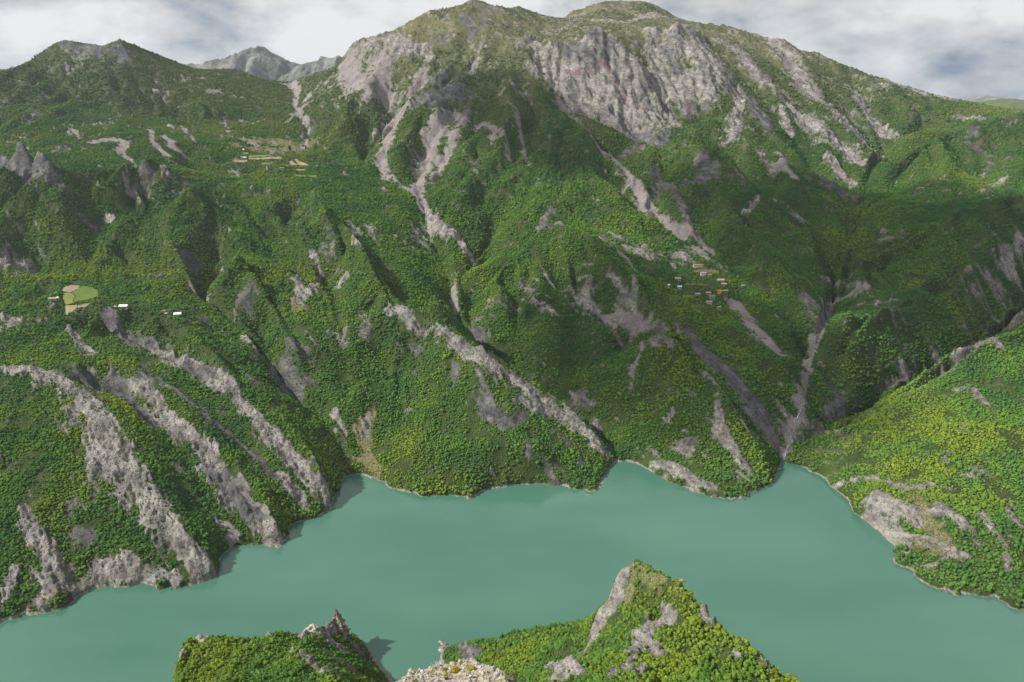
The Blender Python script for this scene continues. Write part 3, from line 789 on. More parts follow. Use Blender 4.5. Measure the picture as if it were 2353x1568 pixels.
# one sheet, cut along the ravines into its hills
REG = [('hillside_left', ['spur1', 'spur2', 'spur3'], 'steep wooded spurs with pale limestone ribs at the left shore'),
       ('mountain_left', ['skyL0'], 'dark twin-topped mountain on the left skyline'),
       ('hillside_center', ['spur4', 'rib34'], 'green promontory with a long tan cliff band in the middle of the far shore'),
       ('mountain_center', ['spur5', 'skyL1', 'bench'], 'tall mountain with a grey scree face above the middle of the lake'),
       ('mountain_right', ['skyR', 'rib1', 'rib2', 'rib3', 'r_b', 'r_b2', 'cliffB', 'cliffB2'], 'high mountain of pale folded cliffs and slanting limestone ribs'),
       ('hillside_right', ['ridge_r', 'slope_r'], 'long shaded wooded slope right of the stream valley'),
       ('hill_right', ['hill_r'], 'sunlit yellow-green hill at the right shore')]
EXTRA = dict(skyL0=CRESTS['skyL'][:16] + [(150, 255, 1650), (0, 285, 1560)], skyL1=CRESTS['skyL'][16:], slope_r=[(2353, 450, 1260), (2200, 495, 1230), (2100, 600, 1100), (2000, 750, 970), (1950, 900, 850)])
cx_ = 0.25 * (GXc[:-1, :-1] + GXc[1:, :-1] + GXc[:-1, 1:] + GXc[1:, 1:]); cy_ = 0.25 * (GYc[:-1, :-1] + GYc[1:, :-1] + GYc[:-1, 1:] + GYc[1:, 1:])
sub = 6
dbest = None
wx_ = cx_[::sub, ::sub]; wy_ = cy_[::sub, ::sub]
for rid, (nm, keys, lb) in enumerate(REG):
    d = np.full(wx_.shape, 1e9)
    for kx in keys:
        ln = [at(*p) for p in (CRESTS.get(kx) or EXTRA[kx])]
        for a, b in zip(ln[:-1], ln[1:]):
            dx, dy = b[0] - a[0], b[1] - a[1]
            t = np.clip(((wx_ - a[0]) * dx + (wy_ - a[1]) * dy) / (dx * dx + dy * dy + 1e-9), 0, 1)
            d = np.minimum(d, np.hypot(wx_ - a[0] - t * dx, wy_ - a[1] - t * dy))
    if dbest is None: dbest = d; reg = np.zeros(d.shape, int)
    else:
        m = d < dbest; reg[m] = rid; dbest[m] = d[m]
reg = np.repeat(np.repeat(reg, sub, 0), sub, 1)[:NR - 1, :NC - 1].ravel()
ALLF = grid_faces(NR, NC)
VERT = np.stack([GXc.ravel(), GYc.ravel(), GZ.ravel()], 1)
keep_f = GZ.ravel()[ALLF].max(1) > -6
HILLS = {}
for rid, (nm, keys, lb) in enumerate(REG):
    fs = ALLF[(reg == rid) & keep_f]
    used, inv = np.unique(fs, return_inverse=True)
    o = new_mesh(nm, VERT[used], inv.reshape(-1, 4), GROUND)
    for a in ('rock', 'dark', 'scree', 'pale', 'red'): attr(o, a, COV[a].ravel()[used])
    o['kind'] = 'structure'; o['label'] = lb
    HILLS[nm] = o


# ------------------------------------------------------------------ the near shore
near = Field(-440, 540, 0, 520, 2.5)
N3 = lambda pts: near.line([at(*p) for p in pts])
TOPL = [(426, 1473, 395), (461, 1468, 398), (499, 1469, 400), (560, 1461, 405), (614, 1463, 408), (640, 1456, 411), (700, 1453, 415), (722, 1438, 422), (757, 1440, 427), (771, 1418, 438)]
N3(TOPL)
N3([(771, 1418, 438), (757, 1447, 425), (700, 1470, 403), (690, 1500, 380), (740, 1540, 350), (790, 1568, 330), (840, 1640, 290), (900, 1750, 230)])
LEFTL = [(426, 1473, 395), (419, 1485, 388), (410, 1540, 358), (400, 1568, 345), (370, 1650, 300), (330, 1750, 250)]
N3(LEFTL)
N3([(600, 1540, 352), (600, 1568, 337), (560, 1700, 275)])
near.line([(x, y + 24, -5) for x, y, z in [at(*p) for p in TOPL]]); near.line([(x, y + 12, z * 0.4) for x, y, z in [at(*p) for p in TOPL[:-1]]])
near.line([(x - 20, y + 6, -5) for x, y, z in [at(*p) for p in LEFTL[:4]]] + [(-260, 260, -5), (-330, 150, 40)])
near.line([shore(*p) for p in [(806, 1442), (827, 1466), (851, 1508), (895, 1567), (950, 1640), (990, 1700), (1004, 1640), (1008, 1568), (1010, 1530), (1013, 1497)]])
near.line([at(1013, 1497, H / T_of(1497))] + [at(*p) for p in [(1070, 1481, 432), (1104, 1470, 425), (1161, 1460, 415), (1248, 1440, 412), (1305, 1444, 408), (1319, 1434, 407), (1382, 1409, 395)]])
near.line([(x, y + 40, -5) for x, y, z in [at(*p) for p in [(1104, 1470, 425), (1161, 1460, 415), (1248, 1440, 415), (1319, 1434, 412), (1400, 1409, 415)]]])
CRR = [(1459, 1286, 362), (1497, 1295, 352), (1525, 1316, 343), (1568, 1348, 332), (1601, 1377, 321), (1622, 1408, 311), (1654, 1440, 303), (1717, 1491, 285), (1764, 1515, 278), (1828, 1568, 266), (1950, 1680, 240), (2100, 1850, 200)]
N3(CRR)
for f_, dz in ((1.10, 0.62), (1.32, 0.0)):
    near.line([(x * f_ + 6, y * f_ + 6, z * dz - (4 if dz == 0 else 0)) for x, y, z in [at(*p) for p in CRR]])
LER = [(1459, 1286, 362), (1436, 1291, 364), (1421, 1309, 364), (1412, 1335, 365), (1406, 1364, 366), (1387, 1398, 362), (1375, 1435, 355), (1355, 1482, 348), (1339, 1502, 345)]
N3(LER)
near.line([(x - 16, y + 8, z - 42 if k < 6 else z - 14) for k, (x, y, z) in enumerate([at(*p) for p in LER])])
N3([(1339, 1502, 345), (1300, 1540, 335)]); N3([(1100, 1515, 395), (1200, 1520, 372), (1290, 1512, 352)])
N3([(1530, 1430, 322), (1500, 1460, 312), (1465, 1480, 302), (1430, 1530, 278), (1400, 1568, 258), (1340, 1650, 215)])
N3([(1460, 1340, 352), (1480, 1400, 333), (1480, 1440, 318)])
N3([(1500, 1568, 257), (1600, 1568, 259), (1700, 1568, 262), (1800, 1568, 265)]); N3([(1560, 1470, 300), (1640, 1500, 287)])
N3([(1265, 1525, 292), (1300, 1521, 291), (1345, 1545, 279)])
near.line([(0, 0, 318), (-5, 60, 306), (-8, 95, 290), (-5, 118, 255), (10, 150, 222), (40, 200, 185), (55, 250, 150), at(1300, 1521, 291)])
near.line([(-45, 330, 6), (-50, 250, 55), (-58, 180, 120), (-52, 120, 195)])
near.line([(-440, 0, 170), (-200, 0, 240), (0, 0, 318), (250, 0, 230), (540, 0, 120)])
near.line([(-440, 520, -20), (540, 520, -20)]); near.line([(-440, 300, -20), (-440, 520, -20)]); near.line([(540, 200, -20), (540, 520, -20)])
near.line([(-60, 480, -20), (120, 490, -20)]); near.line([(-20, 440, -12), (0, 470, -15)])
near.solve()

NMASK = {k: np.zeros((260, 490), np.float32) for k in ('rock', 'pale', 'dark', 'scree', 'red')}
NSTROKES = [
    ('rock', [(1425, 1308, 9), (1414, 1345, 12), (1408, 1380, 14), (1390, 1405, 12)]), ('rock', [(1440, 1296, 9), (1460, 1290, 7), (1495, 1297, 6), (1525, 1318, 6)]), ('pale', [(1440, 1312, 9), (1480, 1308, 9), (1520, 1330, 8)]), ('rock', [(1432, 1330, 9), (1425, 1360, 10), (1418, 1390, 10)]), ('pale', [(1445, 1350, 7), (1440, 1390, 8)]),
    ('rock', [(1545, 1332, 5), (1568, 1349, 6), (1600, 1378, 7), (1622, 1410, 6), (1640, 1432, 4)]), ('rock', [(1378, 1430, 9), (1370, 1460, 14), (1358, 1482, 14), (1345, 1500, 8)]), ('pale', [(1560, 1352, 6), (1600, 1390, 6)]),
    ('rock', [(1545, 1425, 9), (1525, 1432, 7), (1500, 1440, 11), (1480, 1462, 14), (1470, 1485, 12), (1450, 1500, 9)]), ('rock', [(1500, 1480, 8), (1520, 1500, 9)]), ('rock', [(1460, 1515, 6), (1440, 1530, 8), (1445, 1550, 6)]),
    ('rock', [(1520, 1400, 5), (1535, 1412, 6)]), ('rock', [(1268, 1532, 10), (1300, 1530, 11), (1330, 1545, 12), (1290, 1555, 12)]), ('rock', [(1410, 1540, 7), (1400, 1560, 9)]), ('rock', [(1470, 1550, 7), (1490, 1545, 4)]),
    ('dark', [(1060, 1490, 9), (1090, 1505, 12), (1070, 1512, 8)]), ('rock', [(1480, 1420, 4)]), ('rock', [(1745, 1515, 4), (1770, 1530, 4)]), ('rock', [(1690, 1505, 4), (1705, 1512, 4)]),
    ('rock', [(424, 1478, 6), (420, 1500, 6), (416, 1520, 4)]), ('rock', [(612, 1466, 7), (640, 1459, 8), (700, 1456, 8), (725, 1442, 9), (757, 1445, 9)]), ('pale', [(660, 1495, 5), (690, 1503, 6), (740, 1540, 10), (790, 1560, 12)]), ('rock', [(664, 1497, 3), (700, 1508, 4), (735, 1535, 5)]),
    ('rock', [(770, 1415, 12), (775, 1430, 14)]), ('dark', [(800, 1470, 5), (830, 1500, 5), (850, 1530, 5)]), ('pale', [(740, 1490, 12), (780, 1520, 14), (820, 1550, 12)]), ('rock', [(740, 1455, 6), (770, 1480, 5), (800, 1505, 4)]), ('rock', [(755, 1545, 6), (790, 1555, 6)]),
]
uv = [(p[0], p[1]) for _, ln in NSTROKES for p in ln]
hit = near.raycast(uv, 130, 500, 1.0)
q = 0
for cover, ln in NSTROKES:
    W = hit[q:q + len(ln)]; q += len(ln)
    for k in range(len(ln)):
        if np.isnan(W[k][0]): continue
        r = ln[k][2] * 1.3 * W[k][1] * 1.25 / F
        b = W[k + 1] if k + 1 < len(ln) and not np.isnan(W[k + 1][0]) and np.hypot(*(W[k + 1] - W[k])) < 70 else W[k] + 0.05
        capsule(NMASK[cover], W[k], b, r, r, -440, 0, 2.0)


def ncovers(x, y):
    n1 = fbm(x / 14, y / 14, 4, 41, 0.6); n2 = fbm(x / 4, y / 4, 3, 77, 0.6)
    out = {}
    fx = np.clip((x + 3 * n1 + 440) / 2, 0, 488); fy = np.clip((y + 3 * n2) / 2, 0, 258)
    i = fx.astype(int); j = fy.astype(int); fx = fx - i; fy = fy - j
    for k, A in NMASK.items():
        m = (A[j, i] * (1 - fx) + A[j, i + 1] * fx) * (1 - fy) + (A[j + 1, i] * (1 - fx) + A[j + 1, i + 1] * fx) * fy
        out[k] = np.where(m > 0, smooth(0.2, 0.5, m + 0.4 * n1 + 0.3 * n2), 0).astype(np.float32)
    return out


def near_height(x, y, C=None):
    C = C or ncovers(x, y)
    z = near.samp(near.Z, x, y)
    gx = near.samp(near.GX, x, y); gy = near.samp(near.GY, x, y)
    k = smooth(0, 10, z)
    d = gullies(x, y, gx, gy, 34, 2.2, 3, 8) + 2.5 * fbm(x / 40, y / 40, 4, 15)
    e = gullies(x, y, gx, gy, 8, 1.9, 3, 19) + 2.2 * fbm(x / 6, y / 6, 4, 33, 0.62, True) + 0.9
    return z + d * k + e * np.maximum(C['rock'], C['dark']) * smooth(-1, 5, z)


nx_, ny_ = 900, 470
gx_, gy_ = np.meshgrid(np.linspace(-430, 530, nx_), np.linspace(10, 515, ny_))
NCV = ncovers(gx_, gy_)
nz_ = near_height(gx_, gy_, NCV)
NV = np.stack([gx_.ravel(), gy_.ravel(), nz_.ravel()], 1)
NF = grid_faces(ny_, nx_)
fc = NV[NF].mean(1)
keep_n = NV[NF][:, :, 2].max(1) > -6
left_side = fc[:, 0] < -52 - 0.06 * (fc[:, 1] - 250)
for nm, sel, lb in (('near_hill_left', left_side, 'wooded headland with a rocky rim at the bottom left'), ('near_hill_right', ~left_side, 'steep wooded peak with pale rock ribs rising from the near shore')):
    fs = NF[keep_n & sel]
    used, inv = np.unique(fs, return_inverse=True)
    o = new_mesh(nm, NV[used], inv.reshape(-1, 4), NEAR_GROUND)
    for a in NMASK: attr(o, a, NCV[a].ravel()[used])
    o['kind'] = 'structure'; o['label'] = lb
    HILLS[nm] = o

# ------------------------------------------------------------------ the lake
M = Mat('lake water')
b = M.n('ShaderNodeBsdfPrincipled')
tone = M.noise(0.004, 3, 0.5, M.scaled((1.0, 2.4, 1.0)))
M.put(b.inputs['Roughness'], M.rng(M.noise(0.006, 4, 0.6, M.scaled((0.5, 2.5, 1.0)), 0.6), 0.42, 0.62, 0.07, 0.2))
b.inputs['IOR'].default_value = 1.55
M.put(b.inputs['Base Color'], M.mix(M.rng(tone, 0.35, 0.65), (0.040, 0.124, 0.085), (0.057, 0.148, 0.106)))
w1 = M.noise(0.35, 3, 0.6, M.scaled((1.0, 1.6, 1.0)), 0.4); w2 = M.noise(0.06, 3, 0.5, M.scaled((1.0, 1.8, 1.0)), 0.5)
q = M.n('ShaderNodeBump'); q.inputs['Distance'].default_value = 0.16; q.inputs['Strength'].default_value = 0.5
M.put(q.inputs['Height'], M.math('ADD', w1, M.math('MULTIPLY', w2, 1.5))); M.L.new(q.outputs[0], b.inputs['Normal'])
M.L.new(b.outputs[0], M.out.inputs[0])
lake = new_mesh('lake', [(-3000, -300, 0), (3000, -300, 0), (3000, 1200, 0), (-3000, 1200, 0)], [(0, 1, 2, 3)], M.m)
lake['kind'] = 'structure'; lake['label'] = 'calm milky turquoise-green lake'


# ------------------------------------------------------------------ trees
def far_samp(A, x, y):
    fi = np.clip((x / y + 1.02) / 2.04 * (NC - 1), 0, NC - 1.001); fj = np.clip(np.log(y / 452.0) / math.log(2850 / 452.0) * (NR - 1), 0, NR - 1.001)
    i = fi.astype(int); j = fj.astype(int); fi = fi - i; fj = fj - j
    return (A[j, i] * (1 - fi) + A[j, i + 1] * fi) * (1 - fj) + (A[j + 1, i] * (1 - fi) + A[j + 1, i + 1] * fi) * fj


def near_samp(A, x, y):
    fi = np.clip((x + 430) / 960 * (nx_ - 1), 0, nx_ - 1.001); fj = np.clip((y - 10) / 505 * (ny_ - 1), 0, ny_ - 1.001)
    i = fi.astype(int); j = fj.astype(int); fi = fi - i; fj = fj - j
    return (A[j, i] * (1 - fi) + A[j, i + 1] * fi) * (1 - fj) + (A[j + 1, i] * (1 - fi) + A[j + 1, i + 1] * fi) * fj


def foliage_material(name):
    M = Mat(name)
    tint = at_attr(M.nt, 'tint', 'INSTANCER').outputs['Color']
    oi = M.n('ShaderNodeObjectInfo')
    nz = M.noise(0.9, 3, 0.6)
    c = M.mix(M.rng(nz, 0.3, 0.7), M.mix(1.0, tint, (0.62, 0.68, 0.7), 'MULTIPLY'), M.mix(1.0, tint, (1.34, 1.26, 1.05), 'MULTIPLY'))
    d = M.n('ShaderNodeBsdfDiffuse'); t = M.n('ShaderNodeBsdfTranslucent')
    M.put(d.inputs['Color'], c); M.put(t.inputs['Color'], M.mix(1.0, c, (1.15, 1.15, 0.6), 'MULTIPLY'))
    mx = M.n('ShaderNodeMixShader'); mx.inputs[0].default_value = 0.17
    M.L.new(d.outputs[0], mx.inputs[1]); M.L.new(t.outputs[0], mx.inputs[2]); M.L.new(mx.outputs[0], M.out.inputs[0])
    return M.m


LEAF = foliage_material('leaves')
M = Mat('bark'); BARK = M.finish(M.ramp(M.noise(3.0, 4), [(0.3, (0.05, 0.04, 0.03)), (0.7, (0.13, 0.11, 0.09))]), 0.95)


def ico(sub):
    t = (1 + 5 ** .5) / 2
    v = [(-1, t, 0), (1, t, 0), (-1, -t, 0), (1, -t, 0), (0, -1, t), (0, 1, t), (0, -1, -t), (0, 1, -t), (t, 0, -1), (t, 0, 1), (-t, 0, -1), (-t, 0, 1)]
    f = [(0, 11, 5), (0, 5, 1), (0, 1, 7), (0, 7, 10), (0, 10, 11), (1, 5, 9), (5, 11, 4), (11, 10, 2), (10, 7, 6), (7, 1, 8), (3, 9, 4), (3, 4, 2), (3, 2, 6), (3, 6, 8), (3, 8, 9), (4, 9, 5), (2, 4, 11), (6, 2, 10), (8, 6, 7), (9, 8, 1)]
    v = [np.array(q, float) / np.linalg.norm(q) for q in v]
    for _ in range(sub):
        mid, g = {}, []

        def m(i, j):
            k = (min(i, j), max(i, j))
            if k not in mid:
                p = v[i] + v[j]; v.append(p / np.linalg.norm(p)); mid[k] = len(v) - 1
            return mid[k]
        for a_, b_, c_ in f:
            x, y, z = m(a_, b_), m(b_, c_), m(c_, a_)
            g += [(a_, x, z), (b_, y, x), (c_, z, y), (x, y, z)]
        f = g
    return np.array(v), np.array(f)


def crown_geo(seed, n_leaf=120, flat=0.82, clumps=7, tall=1.0, leaf=0.2, sub=2):
    """an uneven crown of clumps (radius about 1, base at z = 0) set about with leaf sprays"""
    r = np.random.default_rng(seed)
    cl = []
    for k in range(clumps):
        a = r.uniform(0, 2 * math.pi); rad = r.uniform(0.2, 0.68); h = r.uniform(0.45, 1.3)
        cl.append((math.cos(a) * rad, math.sin(a) * rad * r.uniform(.7, 1.2), h * r.uniform(.8, 1.25), r.uniform(0.28, 0.54)))
    cl.append((0, 0, 1.15, 0.55)); cl.append((0, 0, 0.75, 0.7))
    iv, if_ = ico(sub)
    C = np.array([0, 0, 0.8])
    R = np.full(len(iv), 0.35)
    for cx, cy, cz, cr in cl:       # how far a ray from the centre runs before it leaves the union of clumps
        o = np.array((cx, cy, cz)) - C
        b_ = iv @ o; disc = b_ * b_ - (o @ o - cr * cr)
        R = np.maximum(R, np.where(disc > 0, b_ + np.sqrt(np.maximum(disc, 0)), 0))
    R = R * r.uniform(0.74, 1.14, len(iv)) * 0.95
    V = [tuple(q) for q in C + iv * R[:, None]]
    Fc = [(int(a_), int(b_), int(c_), int(c_)) for a_, b_, c_ in if_]
    for k in range(n_leaf):
        cx, cy, cz, cr = cl[r.integers(len(cl))]
        d = r.normal(size=3); d /= np.linalg.norm(d)
        if d[2] < -0.4: d[2] *= -1
        p = np.array([cx, cy, cz]) + d * cr * r.uniform(0.92, 1.14)
        nrm = d + r.normal(size=3) * 0.35; nrm /= np.linalg.norm(nrm)
        t1 = np.cross(nrm, r.normal(size=3)); t1 /= np.linalg.norm(t1); t2 = np.cross(nrm, t1)
        s1, s2 = leaf * r.uniform(0.75, 1.4), leaf * r.uniform(0.5, 1.0)
        b = len(V)
        for (a_, c_) in ((-1, -0.7), (1, -0.8), (0.8, 0.9), (-0.9, 0.8)):
            V.append(tuple(p + t1 * a_ * s1 + t2 * c_ * s2))
        Fc.append((b, b + 1, b + 2, b + 3))
    V = np.array(V); V[:, 2] = np.maximum(0.05, V[:, 2] * flat * tall)
    return V, Fc


def trunk_geo(seed, h=0.75, r0=0.075):
    r = np.random.default_rng(seed + 500)
    V, Fc = [], []

    def limb(p0, p1, a, b, n=5):
        p0, p1 = np.array(p0, float), np.array(p1, float)
        d = p1 - p0; d /= np.linalg.norm(d)
        t1 = np.cross(d, (0.3, 0.9, 0.1)); t1 /= np.linalg.norm(t1); t2 = np.cross(d, t1)
        i0 = len(V)
        for p, rr in ((p0, a), (p1, b)):
            for k in range(n):
                an = 2 * math.pi * k / n
                V.append(p + t1 * math.cos(an) * rr + t2 * math.sin(an) * rr)
        for k in range(n):
            Fc.append((i0 + k, i0 + (k + 1) % n, i0 + n + (k + 1) % n, i0 + n + k))
    top = (r.uniform(-.06, .06), r.uniform(-.06, .06), h)
    limb((0, 0, -0.35), top, r0 * 1.25, r0 * 0.7)
    for k in range(3):
        a = r.uniform(0, 6.28)
        limb((top[0] * .8, top[1] * .8, h * r.uniform(.6, .95)), (math.cos(a) * .45, math.sin(a) * .45, h + r.uniform(.15, .5)), r0 * .5, r0 * .2, 4)
    return np.array(V), np.array(Fc)


LIB = bpy.data.collections.new('tree kinds')
N_VAR = 6
CROWN_ME, TRUNK_ME = [], []
for k in range(N_VAR):
    cv, cf = crown_geo(100 + k, 46, flat=0.9 if k < 4 else 0.72, clumps=5 + k, leaf=0.15, sub=2)
    tv, tf = trunk_geo(k)
    me = poly_mesh('tree_kind', np.concatenate([cv, tv]), cf + [tuple(q + len(cv)) for q in tf], [LEAF, BARK], [0] * len(cf) + [1] * len(tf))
    LIB.objects.link(bpy.data.objects.new('tree_kind', me))
    # finer ones for the trees that stand alone
    cv, cf = crown_geo(100 + k, 170, flat=0.9 if k < 4 else 0.72, clumps=5 + k, leaf=0.12, sub=2)
    CROWN_ME.append(poly_mesh('crown', cv, cf, [LEAF])); TRUNK_ME.append(poly_mesh('trunk', tv, tf, [BARK]))

FRESH, MID, DEEP = np.array((0.212, 0.288, 0.034)), np.array((0.112, 0.226, 0.046)), np.array((0.054, 0.140, 0.044))
OLIVE, GREYB = np.array((0.155, 0.190, 0.065)), np.array((0.165, 0.155, 0.105))


def lerp(a, b, t):
    return a + (b - a) * t[:, None]


def tints(x, y, z, fresh):  # fresh: share of yellow-green, also carries the sunlit and shaded zones
    n = len(x)
    big = fbm(x / 190, y / 190, 3, 123); mid = fbm(x / 45, y / 45, 3, 171); r = rng.random(n)
    f = np.clip(fresh + 0.75 * big + 0.50 * mid + 0.22 * (r - 0.5), 0, 1)
    c = lerp(lerp(np.repeat(DEEP[None], n, 0), MID[None], np.clip(f * 2, 0, 1)), FRESH[None], np.clip(f * 2 - 1, 0, 1))
    hi = np.clip(smooth(260, 540, z + 150 * big + 60 * mid) * 0.75, 0, 1)
    brown = lerp(np.repeat(OLIVE[None], n, 0), GREYB[None], np.clip(0.5 + 1.1 * mid + 0.6 * (rng.random(n) - 0.5), 0, 1))
    c = lerp(c, brown, hi * (0.55 + 0.45 * rng.random(n)))
    return c * (0.86 + 0.28 * rng.random(n))[:, None]


def scatter_object(name, P, scale, tint, var, label, hsc=None):
    o = bpy.data.objects.new(name, bpy.data.meshes.new(name)); COL.objects.link(o)
    me = o.data
    me.vertices.add(len(P)); me.vertices.foreach_set('co', P.astype(np.float32).ravel())
    a = me.attributes.new('rot', 'FLOAT_VECTOR', 'POINT'); R = np.zeros((len(P), 3), np.float32); R[:, 2] = rng.random(len(P)) * 6.283; R[:, :2] = rng.normal(size=(len(P), 2)) * 0.12
    a.data.foreach_set('vector', R.ravel())
    a = me.attributes.new('size', 'FLOAT_VECTOR', 'POINT')
    S_ = np.stack([scale * rng.uniform(.85, 1.15, len(P)), scale * rng.uniform(.85, 1.15, len(P)), scale * (rng.uniform(.75, 1.25, len(P)) if hsc is None else hsc)], 1)
    a.data.foreach_set('vector', S_.astype(np.float32).ravel())
    a = me.attributes.new('kind_no', 'INT', 'POINT'); a.data.foreach_set('value', var.astype(np.int32))
    a = me.attributes.new('tint', 'FLOAT_COLOR', 'POINT'); a.data.foreach_set('color', np.concatenate([tint, np.ones((len(P), 1))], 1).astype(np.float32).ravel())
    ng = bpy.data.node_groups.new(name, 'GeometryNodeTree')
    ng.interface.new_socket('Geometry', in_out='INPUT', socket_type='NodeSocketGeometry'); ng.interface.new_socket('Geometry', in_out='OUTPUT', socket_type='NodeSocketGeometry')
    gi = ng.nodes.new('NodeGroupInput'); go = ng.nodes.new('NodeGroupOutput')
    ip = ng.nodes.new('GeometryNodeInstanceOnPoints'); ci = ng.nodes.new('GeometryNodeCollectionInfo')
    ci.inputs['Collection'].default_value = LIB; ci.inputs['Separate Children'].default_value = True; ci.inputs['Reset Children'].default_value = True

    def na(nm, t):
        q = ng.nodes.new('GeometryNodeInputNamedAttribute'); q.data_type = t; q.inputs['Name'].default_value = nm
        return next(w for w in q.outputs if w.enabled and w.name == 'Attribute')
    ip.inputs['Pick Instance'].default_value = True
    ng.links.new(gi.outputs[0], ip.inputs['Points']); ng.links.new(ci.outputs[0], ip.inputs['Instance'])
    ng.links.new(na('kind_no', 'INT'), ip.inputs['Instance Index'])
    er = ng.nodes.new('FunctionNodeEulerToRotation'); ng.links.new(na('rot', 'FLOAT_VECTOR'), er.inputs[0]); ng.links.new(er.outputs[0], ip.inputs['Rotation'])
    ng.links.new(na('size', 'FLOAT_VECTOR'), ip.inputs['Scale'])
    ng.links.new(ip.outputs[0], go.inputs[0])
    md = o.modifiers.new('trees', 'NODES'); md.node_group = ng
    o['kind'] = 'stuff'; o['label'] = label; o['category'] = 'forest'
    return o


def jitter_grid(x0, x1, y0, y1, c):
    X, Y = np.meshgrid(np.arange(x0, x1, c), np.arange(y0, y1, c))
    X = X.ravel() + rng.uniform(-.48, .48, X.size) * c; Y = Y.ravel() + rng.uniform(-.48, .48, Y.size) * c
    return X, Y


FP, FS, FT = [], [], []
for (ya, yb, c, half, rad) in ((460, 800, 2.45, 0.97, 1.55), (800, 1150, 2.75, 0.92, 1.75), (1150, 1700, 3.2, 0.84, 1.9), (1700, 2420, 4.1, 0.80, 2.2)):
    X, Y = jitter_grid(-half * yb, half * yb, ya, yb, c)
    m = np.abs(X) < half * Y; X, Y = X[m], Y[m]
    Z = far_samp(GZ, X, Y)
    dens = np.ones(len(X))
    for k, w in (('rock', .78 if ya < 1000 else .95), ('dark', .90), ('scree', .955), ('pale', .72), ('field', 1.0)): dens *= 1 - w * far_samp(COV[k], X, Y)
    vil = far_samp(COV['village'], X, Y); dens *= 1 - 0.3 * vil
    gap = fbm(X / 30, Y / 30, 3, 211)
    dens *= np.where(gap < -0.28, 0.35, 1.0)
    dens *= 1 - 0.35 * smooth(420, 640, Z)
    m = (rng.random(len(X)) < dens) & (Z > 1.9 + 1.4 * pn(X / 25, Y / 25, 3))
    X, Y, Z = X[m], Y[m], Z[m]
    bare = 1 - dens[m]
    sc = rad * np.clip(0.88 * np.exp(rng.normal(0, .33, len(X))), .4, 1.7) * (1 - 0.68 * bare) * (1 + 0.18 * fbm(X / 60, Y / 60, 2, 5))
    fresh = 0.40 + 0.16 * smooth(420, 900, X) * (Y < 1000) + 0.10 * (Y < 900) - 0.12 * smooth(150, 500, X) * smooth(760, 900, Y)  # sun and shade put into the tint: yellower right hill, deeper shaded slope
    FP.append(np.stack([X, Y, Z - 0.25 * sc], 1)); FS.append(sc); FT.append(tints(X, Y, Z, fresh))
FP, FS, FT = np.concatenate(FP), np.concatenate(FS), np.concatenate(FT)
print('far trees', len(FP))
forest = scatter_object('forest', FP, FS, FT, rng.integers(0, N_VAR, len(FP)), 'spring-green broadleaf forest covering the far slopes')

X, Y = jitter_grid(-420, 520, 100, 510, 1.65)
Z = near_samp(nz_, X, Y)
dens = np.ones(len(X))
for k, w in (('rock', .93), ('dark', .85), ('pale', .35)): dens *= 1 - w * near_samp(NCV[k], X, Y)
dens *= np.where(fbm(X / 14, Y / 14, 3, 77) < -0.3, 0.5, 1.0)
m = (rng.random(len(X)) < dens) & (Z > 1.5) & (np.hypot(X + 3, Y - 85) > 38)
X, Y, Z, bare = X[m], Y[m], Z[m], 1 - dens[m]
sc = 1.0 * np.clip(np.exp(rng.normal(0, .36, len(X))), .45, 1.9) * (1 - 0.5 * bare)
tn = tints(X, Y, Z * 0, 0.60 + 0.06 * (X < -60)) * rng.uniform(.72, 1.05, len(X))[:, None]
a_ = np.stack([X, Y, Z], 1)
# the nearest that stand in the picture become single trees
depth = Y * CP - (Z + 1 - H) * SP
uu = CX + F * X / depth; vv = CY + F * (-(Z + 1 - H) * CP - Y * SP) / depth
inside = (uu > 0) & (uu < 2353) & (vv < 1566) & (vv > 0)
key = np.where(inside & (sc > 0.95), depth / sc, 1e9)
pick = np.argsort(key)[:290]
rest = np.ones(len(X), bool); rest[pick] = False
thicket = scatter_object('thicket', a_[rest] - np.array((0, 0, .35)), sc[rest], tn[rest], rng.integers(0, N_VAR, rest.sum()), 'dense bright green scrub woodland on the two near hills')


def tree(name, P, s, k, col, label, cat, group=None, hs=1.0):
    t = bpy.data.objects.new(name, None); COL.objects.link(t)
    t.location = P; t.scale = (s, s, s * hs); t.rotation_euler = (0, 0, random.uniform(0, 6.28))
    t['label'] = label; t['category'] = cat
    if group: t['group'] = group
    for nm, me in (('crown', CROWN_ME[k]), ('trunk', TRUNK_ME[k])):
        o = bpy.data.objects.new(nm, me); COL.objects.link(o); o.parent = t
        o['tint'] = tuple(float(q) for q in col)
    return t


for i in pick:
    lf = X[i] < -52
    c = tn[i]
    tone_ = 'yellow-green' if c[0] / c[1] > 0.78 else ('dark green' if c[1] < 0.16 else 'mid-green')
    size_ = 'broad' if sc[i] > 1.22 else 'small'
    where = 'on the near left headland' if lf else ('below the lowest rock rib of the near peak' if uu[i] < 1420 else 'beside the jagged rock rib of the near peak' if uu[i] < 1560 else
            'in the thicket right of the jagged rock rib' if uu[i] < 1690 else 'at the lower right edge of the near hill')
    tree('small_tree', (X[i], Y[i], Z[i] - 0.3), float(sc[i]), int(rng.integers(N_VAR)), c, '%s bushy %s tree %s' % (size_, tone_, where), 'tree', 'trees ' + where)

